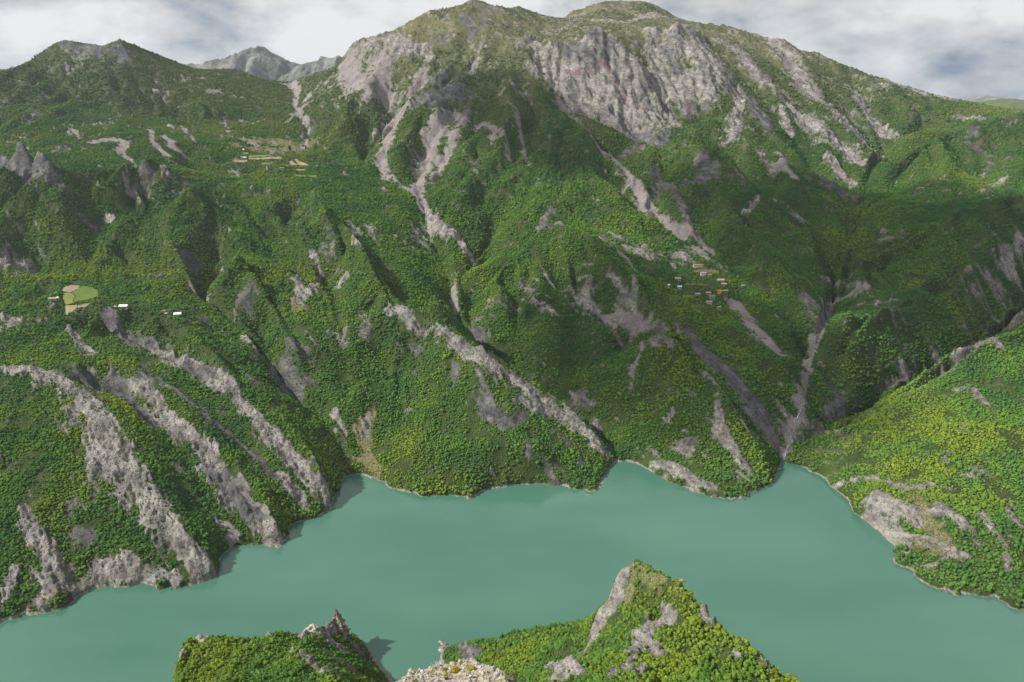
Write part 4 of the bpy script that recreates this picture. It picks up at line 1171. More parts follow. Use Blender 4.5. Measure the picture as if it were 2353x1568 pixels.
# ------------------------------------------------------------------ fields and terraces
CROP = {}
for kind, stops, lab in (('ploughed', [(0.3, (0.20, 0.145, 0.095)), (0.7, (0.31, 0.235, 0.165))], 0), ('meadow', [(0.3, (0.065, 0.125, 0.022)), (0.7, (0.125, 0.17, 0.04))], 0),
                         ('pasture', [(0.3, (0.12, 0.15, 0.035)), (0.7, (0.21, 0.21, 0.07))], 0), ('stubble', [(0.3, (0.20, 0.16, 0.075)), (0.7, (0.32, 0.26, 0.14))], 0)):
    M = Mat(kind + ' soil')
    st = M.noise(0.25, 4, 0.6, M.scaled((0.35, 2.2, 1.0)))
    CROP[kind] = M.finish(M.ramp(M.math('ADD', M.math('MULTIPLY', st, 0.5), M.math('MULTIPLY', M.noise(0.06, 4), 0.5)), stops), 1.0, M.noise(1.5, 3), 0.3, 0.5)
for kind, stops in (('terrace', [(0.3, (0.055, 0.085, 0.025)), (0.7, (0.11, 0.125, 0.05))]), ('dry_terrace', [(0.3, (0.10, 0.10, 0.045)), (0.7, (0.17, 0.15, 0.08))])):
    M = Mat(kind + ' soil')
    CROP[kind] = M.finish(M.ramp(M.noise(0.12, 5, 0.65), stops), 1.0, M.noise(1.5, 3), 0.3, 0.5)
FIELD_LABEL = dict(terrace='dull green terrace of the hamlet', dry_terrace='brownish terrace of the hamlet', ploughed='bare tan ploughed field', meadow='fresh green meadow', pasture='olive green terrace of grass', stubble='dry yellowish field')
for kind, w in FIELD_W:
    x0, y0 = w.min(0); x1, y1 = w.max(0)
    c = max(1.2, (x1 - x0) / 60)
    X, Y = np.meshgrid(np.arange(x0 - c, x1 + 2 * c, c), np.arange(y0 - c, y1 + 2 * c, c))
    Zf = far_samp(GZ, X, Y) + 0.45
    fs = grid_faces(*X.shape)
    V = np.stack([X.ravel(), Y.ravel(), Zf.ravel()], 1)
    fs = fs[in_poly(V[fs][:, :, 0].mean(1), V[fs][:, :, 1].mean(1), w)]
    if not len(fs): continue
    used, inv = np.unique(fs, return_inverse=True)
    o = new_mesh('field', V[used], inv.reshape(-1, 4), CROP[kind])
    o['kind'] = 'structure'; o['label'] = FIELD_LABEL[kind]


# ------------------------------------------------------------------ small builders
class MB:
    """collects boxes, tubes and hulls into one mesh"""

    def __init__(self): self.v, self.f = [], []

    def box(self, c, s, rz=0.0, taper=1.0):
        i = len(self.v); ca, sa = math.cos(rz), math.sin(rz)
        for z in (-1, 1):
            k = taper if z > 0 else 1.0
            for x, y in ((-1, -1), (1, -1), (1, 1), (-1, 1)):
                px, py = x * s[0] / 2 * k, y * s[1] / 2 * k
                self.v.append((c[0] + px * ca - py * sa, c[1] + px * sa + py * ca, c[2] + z * s[2] / 2))
        for q in ((0, 3, 2, 1), (4, 5, 6, 7), (0, 1, 5, 4), (1, 2, 6, 5), (2, 3, 7, 6), (3, 0, 4, 7)): self.f.append([i + k for k in q])
        return self

    def tube(self, p0, p1, a, b, n=6):
        p0, p1 = np.array(p0, float), np.array(p1, float)
        d = p1 - p0; d /= np.linalg.norm(d) + 1e-9
        t1 = np.cross(d, (0.31, 0.87, 0.22)); t1 /= np.linalg.norm(t1); t2 = np.cross(d, t1)
        i = len(self.v)
        for p, r in ((p0, a), (p1, b)):
            for k in range(n):
                an = 2 * math.pi * k / n
                self.v.append(tuple(p + t1 * math.cos(an) * r + t2 * math.sin(an) * r))
        for k in range(n): self.f.append([i + k, i + (k + 1) % n, i + n + (k + 1) % n, i + n + k])
        self.f.append([i + k for k in reversed(range(n))]); self.f.append([i + n + k for k in range(n)])
        return self

    def faces(self, verts, faces):
        i = len(self.v); self.v += [tuple(q) for q in verts]; self.f += [[i + k for k in q] for q in faces]
        return self

    def build(self, name, mat, parent=None):
        me = bpy.data.meshes.new(name); me.from_pydata(self.v, [], self.f); me.update()
        me.materials.append(mat)
        o = bpy.data.objects.new(name, me); COL.objects.link(o)
        if parent: o.parent = parent
        return o


def empty(name, loc, rz, label, cat, group=None):
    o = bpy.data.objects.new(name, None); COL.objects.link(o)
    o.location = loc; o.rotation_euler = (0, 0, rz); o['label'] = label; o['category'] = cat
    if group: o['group'] = group
    return o


def plain(name, c, rough=0.85, spec=0.2, var=0.25, scale=1.2):
    M = Mat(name)
    lo = tuple(q * (1 - var) for q in c); hi = tuple(min(1, q * (1 + var)) for q in c)
    return M.finish(M.ramp(M.noise(scale, 4), [(0.3, lo), (0.7, hi)]), rough, spec=spec)


WALL = {k: plain(k + ' wall', tuple(q * 0.8 for q in c)) for k, c in dict(white=(0.62, 0.60, 0.56), grey=(0.33, 0.32, 0.30), pink=(0.55, 0.42, 0.35), tan=(0.46, 0.38, 0.27), yellow=(0.62, 0.43, 0.04), stone=(0.36, 0.33, 0.29)).items()}
ROOF = {k: plain(k + ' roof', tuple(q * (1.0 if k == 'white' else 0.72) for q in c), 0.5 if k == 'white' else 0.8, 0.4) for k, c in dict(white=(0.66, 0.68, 0.71), grey=(0.36, 0.36, 0.37), orange=(0.40, 0.20, 0.13), tan=(0.50, 0.37, 0.24), brown=(0.22, 0.14, 0.10), yellow=(0.50, 0.36, 0.03)).items()}
GLASS = plain('window glass', (0.03, 0.035, 0.04), 0.2, 0.5); DOOR = plain('door wood', (0.12, 0.07, 0.04))


def house(u, v, w_px, wall, roof, label, group, depth=0.6, h=3.0, rz=0.0, form='gable'):
    p = far.raycast([(u, v)], 452, 2700, 1.0)[0]
    x, y = float(p[0]), float(p[1]); z = float(far_samp(GZ, np.array([x]), np.array([y]))[0])
    W = w_px / 1.088 * math.hypot(y, H - z) / F * 0.92
    D = max(3.5, min(W * depth, 9.0))
    t = empty('house', (x, y, z), rz, label, 'house', group)
    b = 1.6     # plinth sunk into the slope
    if form == 'gable':
        r = D * 0.26
        m = MB(); m.box((0, 0, (h - b) / 2), (W, D, h + b))
        m.faces([(-W / 2, -D / 2, h), (-W / 2, D / 2, h), (-W / 2, 0, h + r), (W / 2, -D / 2, h), (W / 2, D / 2, h), (W / 2, 0, h + r)], [(0, 2, 1), (3, 4, 5)])
        m.build('wall', WALL[wall], t)
        e, k = 0.45, 0.22
        m = MB()
        for sg in (-1, 1):
            a = [(-W / 2 - e, sg * (D / 2 + e), h - e * 2 * r / D), (W / 2 + e, sg * (D / 2 + e), h - e * 2 * r / D), (W / 2 + e, 0, h + r), (-W / 2 - e, 0, h + r)]
            m.faces([(q[0], q[1], q[2] + 0.04) for q in a] + [(q[0], q[1], q[2] + k) for q in a], [(0, 1, 2, 3), (7, 6, 5, 4), (0, 4, 5, 1), (1, 5, 6, 2), (3, 7, 4, 0)])
        m.build('roof', ROOF[roof], t)
    elif form == 'flat':
        MB().box((0, 0, (h - b) / 2), (W, D, h + b)).build('wall', WALL[wall], t)
        MB().box((0, 0, h + 0.16), (W + 0.8, D + 0.8, 0.3)).build('roof', ROOF[roof], t)
    else:       # lean-to
        MB().box((0, 0, (h - b) / 2), (W, D, h + b)).build('wall', WALL[wall], t)
        a = [(-W / 2 - .5, -D / 2 - .6, h + .1), (W / 2 + .5, -D / 2 - .6, h + .1), (W / 2 + .5, D / 2 + .5, h + 1.5), (-W / 2 - .5, D / 2 + .5, h + 1.5)]
        MB().faces(a + [(q[0], q[1], q[2] + .2) for q in a], [(0, 3, 2, 1), (4, 5, 6, 7), (0, 1, 5, 4), (1, 2, 6, 5), (2, 3, 7, 6), (3, 0, 4, 7)]).build('roof', ROOF[roof], t)
    n = max(2, int(W / 3.2))
    for k in range(n):
        xw = -W / 2 + W * (k + 0.5) / n
        if k == n // 2: MB().box((xw, -D / 2 - 0.03, 1.0), (0.95, 0.12, 2.0)).build('door', DOOR, t)
        else: MB().box((xw, -D / 2 - 0.03, 1.7), (0.9, 0.12, 1.1)).build('window', GLASS, t)
    if h > 4.5:
        for k in range(n): MB().box((-W / 2 + W * (k + 0.5) / n, -D / 2 - 0.03, 4.4), (0.9, 0.12, 1.2)).build('window', GLASS, t)
    return t


HL, H1, H2 = 'farm buildings above the left spurs', 'houses on the high shelf', 'houses of the terraced hamlet'
for z, x, y, w, wall, roof, label, grp, kw in (
    (ZL, 1130, 580, 130, 'stone', 'white', 'long farmhouse with a white metal roof at the edge of the dark cliff', HL, dict(h=3.4)),
    (ZL, 1012, 592, 30, 'stone', 'grey', 'tiny grey shed left of the farmhouse above the dark cliff', HL, {}),
    (ZL, 1915, 695, 105, 'white', 'white', 'slanting white-roofed building among trees right of the cliff farmhouse', HL, dict(rz=0.35, form='lean')),
    (ZL, 1755, 698, 34, 'stone', 'grey', 'small stone hut left of the slanting white-roofed building', HL, {}),
    (ZL, 92, 478, 120, 'tan', 'tan', 'long low hut with a tan roof left of the green meadow', HL, dict(h=2.6, depth=0.35)),
    (ZL, 160, 468, 34, 'white', 'white', 'small white shed at the end of the long tan hut', HL, {}),
    (Z1, 1115, 232, 100, 'white', 'white', 'two-storey pale house with a white roof, alone on the high shelf', H1, dict(h=6.2, form='flat')),
    (Z1, 573, 338, 66, 'grey', 'white', 'low shed with a bright white roof beside the tan field on the high shelf', H1, {}),
    (Z1, 512, 330, 26, 'white', 'grey', 'tiny white hut left of the bright white-roofed shed on the shelf', H1, {}),
    (Z1, 1300, 620, 90, 'grey', 'white', 'flat pale-roofed building above the dark green strip on the shelf', H1, dict(form='flat')),
    (Z1, 815, 160, 44, 'pink', 'orange', 'small house with an orange roof highest on the shelf', H1, {}),
    (Z1, 545, 162, 36, 'white', 'white', 'tiny white hut at the top left of the shelf', H1, {}),
    (Z2, 1130, 272, 200, 'white', 'orange', 'long house with an orange roof and white front, highest of the hamlet', H2, dict(depth=0.3)),
    (Z2, 1232, 430, 104, 'white', 'grey', 'pale house with a grey roof below the upper field of the hamlet', H2, dict(h=4.8)),
    (Z2, 1350, 447, 88, 'pink', 'orange', 'low house with a bright orange roof next to the pale grey-roofed house', H2, {}),
    (Z2, 740, 498, 112, 'pink', 'tan', 'low pinkish house on the left terraces of the hamlet', H2, {}),
    (Z2, 768, 678, 86, 'white', 'white', 'white house in the middle left of the hamlet', H2, {}),
    (Z2, 555, 718, 40, 'white', 'white', 'tiny white shed left of the white house in the hamlet', H2, {}),
    (Z2, 1575, 552, 140, 'tan', 'tan', 'broad house with a tan roof at the right of the hamlet', H2, {}),
    (Z2, 1640, 625, 100, 'grey', 'tan', 'house with a pale straw-coloured roof below the broad tan-roofed one', H2, {}),
    (Z2, 2010, 655, 62, 'grey', 'grey', 'small grey hut standing apart at the far right of the hamlet', H2, {}),
    (Z2, 1560, 735, 100, 'yellow', 'yellow', 'bright yellow house of the hamlet', H2, {}),
    (Z2, 1545, 775, 56, 'yellow', 'yellow', 'little yellow shed just below the bright yellow house', H2, {}),
    (Z2, 1670, 748, 88, 'grey', 'grey', 'grey house right of the bright yellow house', H2, {}),
    (Z2, 1335, 782, 98, 'tan', 'tan', 'tan house left of the little yellow shed', H2, {}),
    (Z2, 1120, 822, 108, 'grey', 'grey', 'low grey-roofed house beside the yellow-green terrace', H2, {}),
    (Z2, 1412, 875, 106, 'grey', 'grey', 'two-storey grey house in the lower hamlet', H2, dict(h=5.2, form='flat')),
    (Z2, 1350, 965, 112, 'white', 'grey', 'whitish house with a grey roof, second lowest of the hamlet', H2, {}),
    (Z2, 1545, 1085, 72, 'stone', 'grey', 'tall stone house lowest in the hamlet beside the landslide', H2, dict(h=5.4)),
):
    uu_, vv_ = zc(x, y, *z)
    house(uu_, vv_, w / z[2], wall, roof, label, grp, **kw)

# two poplars that stand above the shelf
for (x, y, hpx, lb) in ((1455, 165, 130, 'broad dark poplar above the high shelf'), (1765, 165, 120, 'slim dark poplar at the foot of the scree track')):
    u, v = zc(x, y, *Z1); p = far.raycast([(u, v)], 452, 2700, 1.0)[0]
    z = float(far_samp(GZ, p[:1], p[1:])[0]); hh = hpx / Z1[2] / 1.088 * p[1] / F
    tree('poplar_tree', (p[0], p[1], z - .5), hh * (0.22 if x < 1500 else 0.13), 1, (0.045, 0.075, 0.028), lb, 'tree', hs=1 / (2.2 * (0.22 if x < 1500 else 0.13)) * 1.0)


# ------------------------------------------------------------------ rocks
ROCK_M = ground_material('bare limestone', True)
def rock_mat(name, lo, mid, hi):
    M = Mat(name)
    st = M.noise(0.9, 7, 0.7, M.scaled((1.2, 0.6, 2.0)), 0.5)
    c = M.ramp(st, [(0.3, lo), (0.5, mid), (0.72, hi)])
    return M.finish(c, 0.95, M.noise(1.6, 6, 0.7), 0.35, 0.9)
LIME = rock_mat('limestone', (0.15, 0.135, 0.115), (0.36, 0.33, 0.28), (0.58, 0.54, 0.47))
LIME_DARK = rock_mat('dark limestone', (0.07, 0.06, 0.05), (0.20, 0.165, 0.135), (0.36, 0.30, 0.25))
bpy.data.materials.remove(ROCK_M)


def crag(name, base, rx, ry, h, seed, mat, lean=(0, 0), sharp=1.0, rings=9, segs=16, rough=0.22):
    """a weathered block or spire: rings of a tapering, broken outline"""
    r = np.random.default_rng(seed)
    an = np.linspace(0, 2 * math.pi, segs, endpoint=False)
    prof = 1 + r.normal(0, rough, segs)
    V = []
    for k in range(rings):
        t = k / (rings - 1)
        w = (1 - t ** (1.2 * sharp)) * 0.92 + 0.08 * (1 - t)
        step = 1 + 0.18 * math.sin(k * 2.4 + seed)
        n = 1 + r.normal(0, rough * 0.6, segs)
        V += list(np.stack([np.cos(an) * rx * w * prof * n * step + lean[0] * t, np.sin(an) * ry * w * prof * n * step + lean[1] * t, np.full(segs, (t * 1.25 - 0.25) * h) + r.normal(0, 0.03 * h, segs)], 1))
    Fc = []
    for k in range(rings - 1):
        for q in range(segs): Fc.append((k * segs + q, k * segs + (q + 1) % segs, (k + 1) * segs + (q + 1) % segs, (k + 1) * segs + q))
    Fc.append([(rings - 1) * segs + q for q in range(segs)])
    o = bpy.data.objects.new(name, poly_mesh(name, V, Fc, [mat])); COL.objects.link(o)
    o.location = base
    return o


def near_ground(u, v, y0=130):
    p = near.raycast([(u, v)], y0, 510, 0.5)[0]
    z = float(near_samp(nz_, p[:1], p[1:])[0])
    return float(p[0]), float(p[1]), z


def thing(o, label, cat, group=None):
    o['label'] = label; o['category'] = cat
    if group: o['group'] = group
    return o


tip = at(771, 1399, 439)
thing(crag('rock_spire', (tip[0] + 1.5, tip[1], tip[2] - 13), 6.0, 6.5, 13, 5, LIME_DARK, (-1.5, 0), 0.75), 'pointed tan rock spire at the tip of the near left headland', 'rock')
p = at(785, 1428, 433)
thing(crag('rock_spire', (p[0], p[1], p[2] - 7), 7, 6, 9, 8, LIME_DARK, (-1.5, 0), 0.9), 'dark jagged crag leaning against the right side of the rock spire', 'rock')
p = at(463, 1466, 398)
thing(crag('boulder', (p[0], p[1], p[2] - 3.2), 5.0, 4.0, 6.5, 11, LIME, (-1, 0), 1.3), 'white rock block on the rim of the near left headland', 'rock')
p = at(722, 1441, 421)
thing(crag('boulder', (p[0], p[1], p[2] - 2.5), 6.0, 4.5, 5.5, 14, LIME, (0, 0), 1.3), 'pale broad outcrop on the rim left of the rock spire', 'rock')
p = at(640, 1459, 410)
thing(crag('boulder', (p[0], p[1], p[2] - 2.0), 6.5, 4, 4.0, 17, LIME, (0, 0), 1.5), 'low pale ledge in the middle of the rim of the near left headland', 'rock')
for k, (x, y, sx, lb) in enumerate(((835, 315, 4.2, 'pale boulder at the outer end of the row of rocks in the water'), (870, 350, 2.6, 'small pale boulder second from the end of the row of rocks in the water'),
                                    (920, 380, 5.2, 'broad reddish boulder at the right of the row of rocks in the water'), (870, 415, 4.0, 'jagged boulder in the middle of the row of rocks in the water'),
                                    (850, 460, 3.4, 'boulder at the shore end of the row of rocks in the water'))):
    u, v = zc(x, y, 980, 1560, 6.92); w = shore(u, v)
    thing(crag('boulder', (w[0], w[1], 0.0), sx * 0.62, sx * 0.55, sx * 0.36, 40 + k, LIME_DARK if k in (2, 3) else LIME, (0, 0), 1.2, 6, 11, 0.25), lb, 'rock', 'rocks in the water')

# the rocky knoll right under the viewpoint
KN = [(918, 1567), (937, 1551), (945, 1544), (963, 1541), (986, 1538), (1010, 1531), (1033, 1529), (1059, 1521), (1087, 1514), (1100, 1529), (1127, 1535), (1148, 1547), (1164, 1566), (1195, 1610), (1240, 1720), (830, 1720), (880, 1610)]


def kd(v): return 56.2 / (T_of(v) - 0.364)


KW = [at(u, v, kd(v)) for u, v in KN]
KP = np.array([(p[0], p[1]) for p in KW])


def knoll_height(X, Y):
    d = np.full(X.shape, 1e9)
    for a, b in zip(KP, np.roll(KP, -1, 0)):
        dx, dy = b - a
        t = np.clip(((X - a[0]) * dx + (Y - a[1]) * dy) / (dx * dx + dy * dy), 0, 1)
        d = np.minimum(d, np.hypot(X - a[0] - t * dx, Y - a[1] - t * dy))
    d = np.where(in_poly(X, Y, KP), -d, d)
    n = fbm(X / 3.0, Y / 3.0, 5, 12, 0.55); rd = fbm(X / 1.6 + 0.4 * Y, Y / 1.1, 4, 44, 0.6, True)
    top = 311 - 0.364 * (Y - 90) + 0.55 * n + 0.22 * rd
    lip = smooth(1.2, 0.0, np.abs(d)) * 0.25
    fall = np.maximum(0, d + 0.8 * n)
    return top + lip - fall * 2.3 - 0.10 * fall ** 1.5 + np.where(d > 0, 1.5 * rd * np.minimum(1, fall / 3), 0), d


kx_, ky_ = np.meshgrid(np.linspace(-34, 26, 200), np.linspace(56, 126, 230))
kz_, kdist = knoll_height(kx_, ky_)
M = Mat('knoll ground')
g1 = M.noise(0.55, 6, 0.65); g2 = M.noise(2.6, 6, 0.7); g3 = M.noise(0.16, 4, 0.6)
soil = M.ramp(g2, [(0.3, (0.15, 0.12, 0.05)), (0.5, (0.30, 0.24, 0.12)), (0.7, (0.42, 0.36, 0.22))])
grass = M.ramp(g2, [(0.3, (0.10, 0.11, 0.015)), (0.7, (0.26, 0.25, 0.05))])
stone = M.ramp(g2, [(0.28, (0.16, 0.14, 0.115)), (0.45, (0.42, 0.38, 0.32)), (0.7, (0.66, 0.61, 0.53))])
col = M.mix(M.rng(g3, 0.50, 0.60), soil, grass)
col = M.mix(M.rng(g1, 0.46, 0.56), col, stone)
nrm = M.n('ShaderNodeNewGeometry'); sx = M.n('ShaderNodeSeparateXYZ'); M.L.new(nrm.outputs['True Normal'], sx.inputs[0])
col = M.mix(M.rng(sx.outputs[2], 0.72, 0.5), col, stone)
KMAT = M.finish(col, 0.95, M.math('ADD', g2, M.math('MULTIPLY', g1, 1.5)), 0.35, 1.0)
knoll = new_mesh('rocky_knoll', np.stack([kx_.ravel(), ky_.ravel(), kz_.ravel()], 1), grid_faces(230, 200), KMAT)
knoll['kind'] = 'structure'; knoll['label'] = 'pale stony hilltop with dry grass at the bottom edge'


def on_knoll(u, v):
    w = at(u, v, kd(v))
    z, _ = knoll_height(np.array([w[0]]), np.array([w[1]]))
    return w[0], w[1], float(z[0])


STONES = []
for k in range(5):
    o = crag('stone', (0, 0, 0), 0.5, 0.42, 0.5, 70 + k, LIME, (0, 0), 1.6, 4, 7, 0.2)
    STONES.append(o.data); bpy.data.objects.remove(o)
rr = np.random.default_rng(3)
# stones along the rim and on the top, each its own piece
n_st = 0
while n_st < 130:
    if n_st < 38:
        k = rr.integers(0, 12); t = rr.random(); a, b = KP[k], KP[k + 1]
        x, y = a + (b - a) * t + rr.normal(0, 0.35, 2)
        s_ = rr.uniform(0.55, 1.35)
    else:
        x, y = rr.uniform(-18, 8), rr.uniform(86, 98); s_ = rr.uniform(0.4, 0.95)
        if not in_poly(np.array([x]), np.array([y]), KP)[0]: continue
    z, _ = knoll_height(np.array([x]), np.array([y]))
    o = bpy.data.objects.new('stone', STONES[int(rr.integers(5))]); COL.objects.link(o); o.parent = knoll
    o.location = (x, y, float(z[0]) + 0.02); o.rotation_euler = (rr.normal(0, .25), rr.normal(0, .25), rr.uniform(0, 6.28))
    o.scale = (s_ * rr.uniform(.8, 1.3), s_ * rr.uniform(.7, 1.1), s_ * rr.uniform(.6, 1.1))
    n_st += 1
# smaller rubble, one part
V, Fc = [], []
while len(V) < 900 * 8:
    x, y = rr.uniform(-19, 9), rr.uniform(84, 100)
    if not in_poly(np.array([x]), np.array([y]), KP)[0]: continue
    z = float(knoll_height(np.array([x]), np.array([y]))[0][0]); s_ = rr.uniform(0.06, 0.22); i = len(V)
    for q in ((-1, -1, -1), (1, -1, -1), (1, 1, -1), (-1, 1, -1), (-.7, -.6, 1), (.7, -.7, 1), (.6, .7, 1), (-.7, .6, 1)):
        V.append((x + q[0] * s_ * rr.uniform(.7, 1.3), y + q[1] * s_ * rr.uniform(.7, 1.3), z + q[2] * s_ * 0.6 * rr.uniform(.8, 1.2)))
    Fc += [[i + k for k in q] for q in ((0, 3, 2, 1), (4, 5, 6, 7), (0, 1, 5, 4), (1, 2, 6, 5), (2, 3, 7, 6), (3, 0, 4, 7))]
o = bpy.data.objects.new('rubble', poly_mesh('rubble', V, Fc, [LIME])); COL.objects.link(o); o.parent = knoll; o['kind'] = 'stuff'

ZK = (1090, 1646, 19.6)
for x, y, s_, col, lb in ((930, 610, 0.95, (0.30, 0.24, 0.02), 'round golden-green bush in the middle of the stony hilltop'), (1590, 500, 0.55, (0.20, 0.20, 0.03), 'small olive bush near the right rim of the stony hilltop'),
                          (1720, 560, 0.65, (0.24, 0.25, 0.03), 'flat olive shrub right of the small olive bush on the hilltop'), (390, 620, 0.6, (0.18, 0.19, 0.03), 'dark olive bush at the left of the stony hilltop'),
                          (470, 860, 0.55, (0.26, 0.25, 0.03), 'yellowish tuft of scrub just behind the person in navy')):
    u, v = zc(x, y, *ZK); w = on_knoll(u, v)
    tree('bush', (w[0], w[1], w[2] - 0.25 * s_), s_, int(rr.integers(N_VAR)), col, lb, 'bush', hs=0.75)
for u, v, D, s_, col, lb in ((1177, 1560, 97, 1.1, (0.16, 0.15, 0.10), 'grey-brown bush at the lower right of the stony hilltop'), (1104, 1474, 424, 2.6, (0.22, 0.19, 0.08), 'olive-brown tree on the rim of the low green hump')):
    w = at(u, v, D); tree('bush', (w[0], w[1], w[2] - s_ * 1.0), s_, 2, col, lb, 'bush')

# a dead shrub on the rim
m = MB(); rr2 = random.Random(5)


def twig(p, d, l, r, n):
    e = tuple(p[i] + d[i] * l for i in range(3))
    m.tube(p, e, r, r * .6, 4)
    if n:
        for _ in range(3):
            d2 = np.array(d) + np.array([rr2.gauss(0, .5), rr2.gauss(0, .5), rr2.gauss(0.1, .3)]); d2 /= np.linalg.norm(d2)
            twig(e, tuple(d2), l * .72, r * .6, n - 1)


for k in range(5): twig((0, 0, -.1), (rr2.gauss(0, .5), rr2.gauss(0, .3), .8), .38, .028, 3)
u, v = zc(745, 745, 980, 1560, 6.92); w = on_knoll(u, v + 2)
o = m.build('dead_shrub', plain('bleached wood', (0.50, 0.47, 0.43))); o.location = w; o.scale = (1.3, 1.3, 1.3)
thing(o, 'bleached leafless shrub on the left rim of the stony hilltop', 'shrub')

# ------------------------------------------------------------------ people and their pack
SKIN = plain('skin', (0.52, 0.34, 0.25), 0.6, 0.3, 0.08); HAIR = plain('dark hair', (0.025, 0.018, 0.012), 0.6)


def skin_mesh(name, pts, edges, radii, mat, parent, root=0):
    me = bpy.data.meshes.new(name); me.from_pydata(pts, edges, []); me.update()
    o = bpy.data.objects.new(name, me); COL.objects.link(o)
    o.modifiers.new('skin', 'SKIN'); o.modifiers.new('sub', 'SUBSURF').levels = 1
    for k, r in enumerate(radii): me.skin_vertices[0].data[k].radius = (r, r); me.skin_vertices[0].data[k].use_root = (k == root)
    dg = bpy.context.evaluated_depsgraph_get(); dg.update()
    nm = bpy.data.meshes.new_from_object(o.evaluated_get(dg)); bpy.data.objects.remove(o)
    nm.materials.clear(); nm.materials.append(mat)
    nm.polygons.foreach_set('use_smooth', np.ones(len(nm.polygons), bool))
    o = bpy.data.objects.new(name, nm); COL.objects.link(o); o.parent = parent
    return o


def sitting_person(loc, rz, label, top, legs):
    t = empty('person', loc, rz, label, 'person')
    # hips on the ground, knees drawn up, forearms on the knees; faces +y
    J = dict(hip=(0, 0, .12), chest=(0, .03, .48), neck=(0, .06, .62), head=(0, .10, .74), crown=(0, .10, .84))
    P, E, R = [], [], []

    def add(p, r, par=None):
        P.append(p); R.append(r)
        if par is not None: E.append((par, len(P) - 1))
        return len(P) - 1
    h = add(J['hip'], .135); c = add(J['chest'], .15, h); n = add(J['neck'], .055, c); hd = add(J['head'], .10, n); add(J['crown'], .085, hd)
    body_legs = []
    for sg in (-1, 1):
        k = add((sg * .13, .40, .42), .062, add((sg * .10, .12, .15), .085, h)); a = add((sg * .14, .55, .06), .042, k); f = add((sg * .14, .70, .03), .04, a)
        s_ = add((sg * .19, .04, .52), .058, c); e = add((sg * .25, .22, .34), .045, s_); w = add((sg * .13, .40, .46), .034, e)
        pal = add((sg * .10, .47, .47), .036, w)
        for q in range(4): add((sg * (.055 + .025 * q), .54 - .008 * abs(q - 1.5), .445), .009, pal)
        add((sg * .05, .45, .45), .011, pal)
    skin_mesh('body', P, E, R, SKIN, t)
    # clothes over the body
    p = [J['hip'], (0, .03, .36), J['chest'], (0, .05, .56)]; e = [(0, 1), (1, 2), (2, 3)]; r = [.155, .165, .172, .10]
    for sg in (-1, 1):
        b = len(p); p += [(sg * .19, .04, .52), (sg * .25, .22, .34), (sg * .15, .37, .44)]; e += [(2, b), (b, b + 1), (b + 1, b + 2)]; r += [.076, .064, .050]
    skin_mesh('jacket', p, e, r, top, t)
    p, e, r = [(0, .02, .11)], [], [.15]
    for sg in (-1, 1):
        b = len(p); p += [(sg * .10, .12, .15), (sg * .13, .40, .42), (sg * .14, .54, .09)]; e += [(0, b), (b, b + 1), (b + 1, b + 2)]; r += [.105, .08, .06]
    skin_mesh('trousers', p, e, r, legs, t)
    skin_mesh('hair', [(0, .06, .76), (0, .09, .83), (0, .12, .87)], [(0, 1), (1, 2)], [.10, .10, .06], HAIR, t)
    for sg in (-1, 1): MB().box((sg * .14, .63, .03), (.09, .24, .09)).build('shoe', HAIR, t)
    return t


u, v = zc(530, 1110, *ZK); w = on_knoll(u, v)
sitting_person((w[0], w[1], w[2]), 0.5, 'person in navy jacket and dark trousers seated on the stony hilltop', plain('navy cloth', (0.012, 0.022, 0.055)), plain('dark trousers cloth', (0.015, 0.018, 0.03)))
u, v = zc(1690, 980, *ZK); w = on_knoll(u, v)
sitting_person((w[0], w[1], w[2]), -0.35, 'person in pale blue top and navy trousers seated on the hilltop', plain('pale blue cloth', (0.50, 0.58, 0.66)), plain('navy trousers cloth', (0.015, 0.02, 0.045)))
u, v = zc(1590, 800, *ZK); w = on_knoll(u, v)
t = empty('backpack', (w[0], w[1], w[2]), 0.4, 'yellow backpack standing on the stones beyond the person in pale blue', 'backpack')
Y_ = plain('yellow fabric', (0.62, 0.38, 0.05))
MB().box((0, 0, .24), (.32, .2, .48), 0, .8).build('bag', Y_, t); MB().box((0, -.13, .17), (.24, .1, .22), 0, .85).build('pocket', Y_, t); MB().box((0, 0, .50), (.27, .19, .07), 0, .8).build('lid', plain('orange fabric', (0.55, 0.2, 0.05)), t)

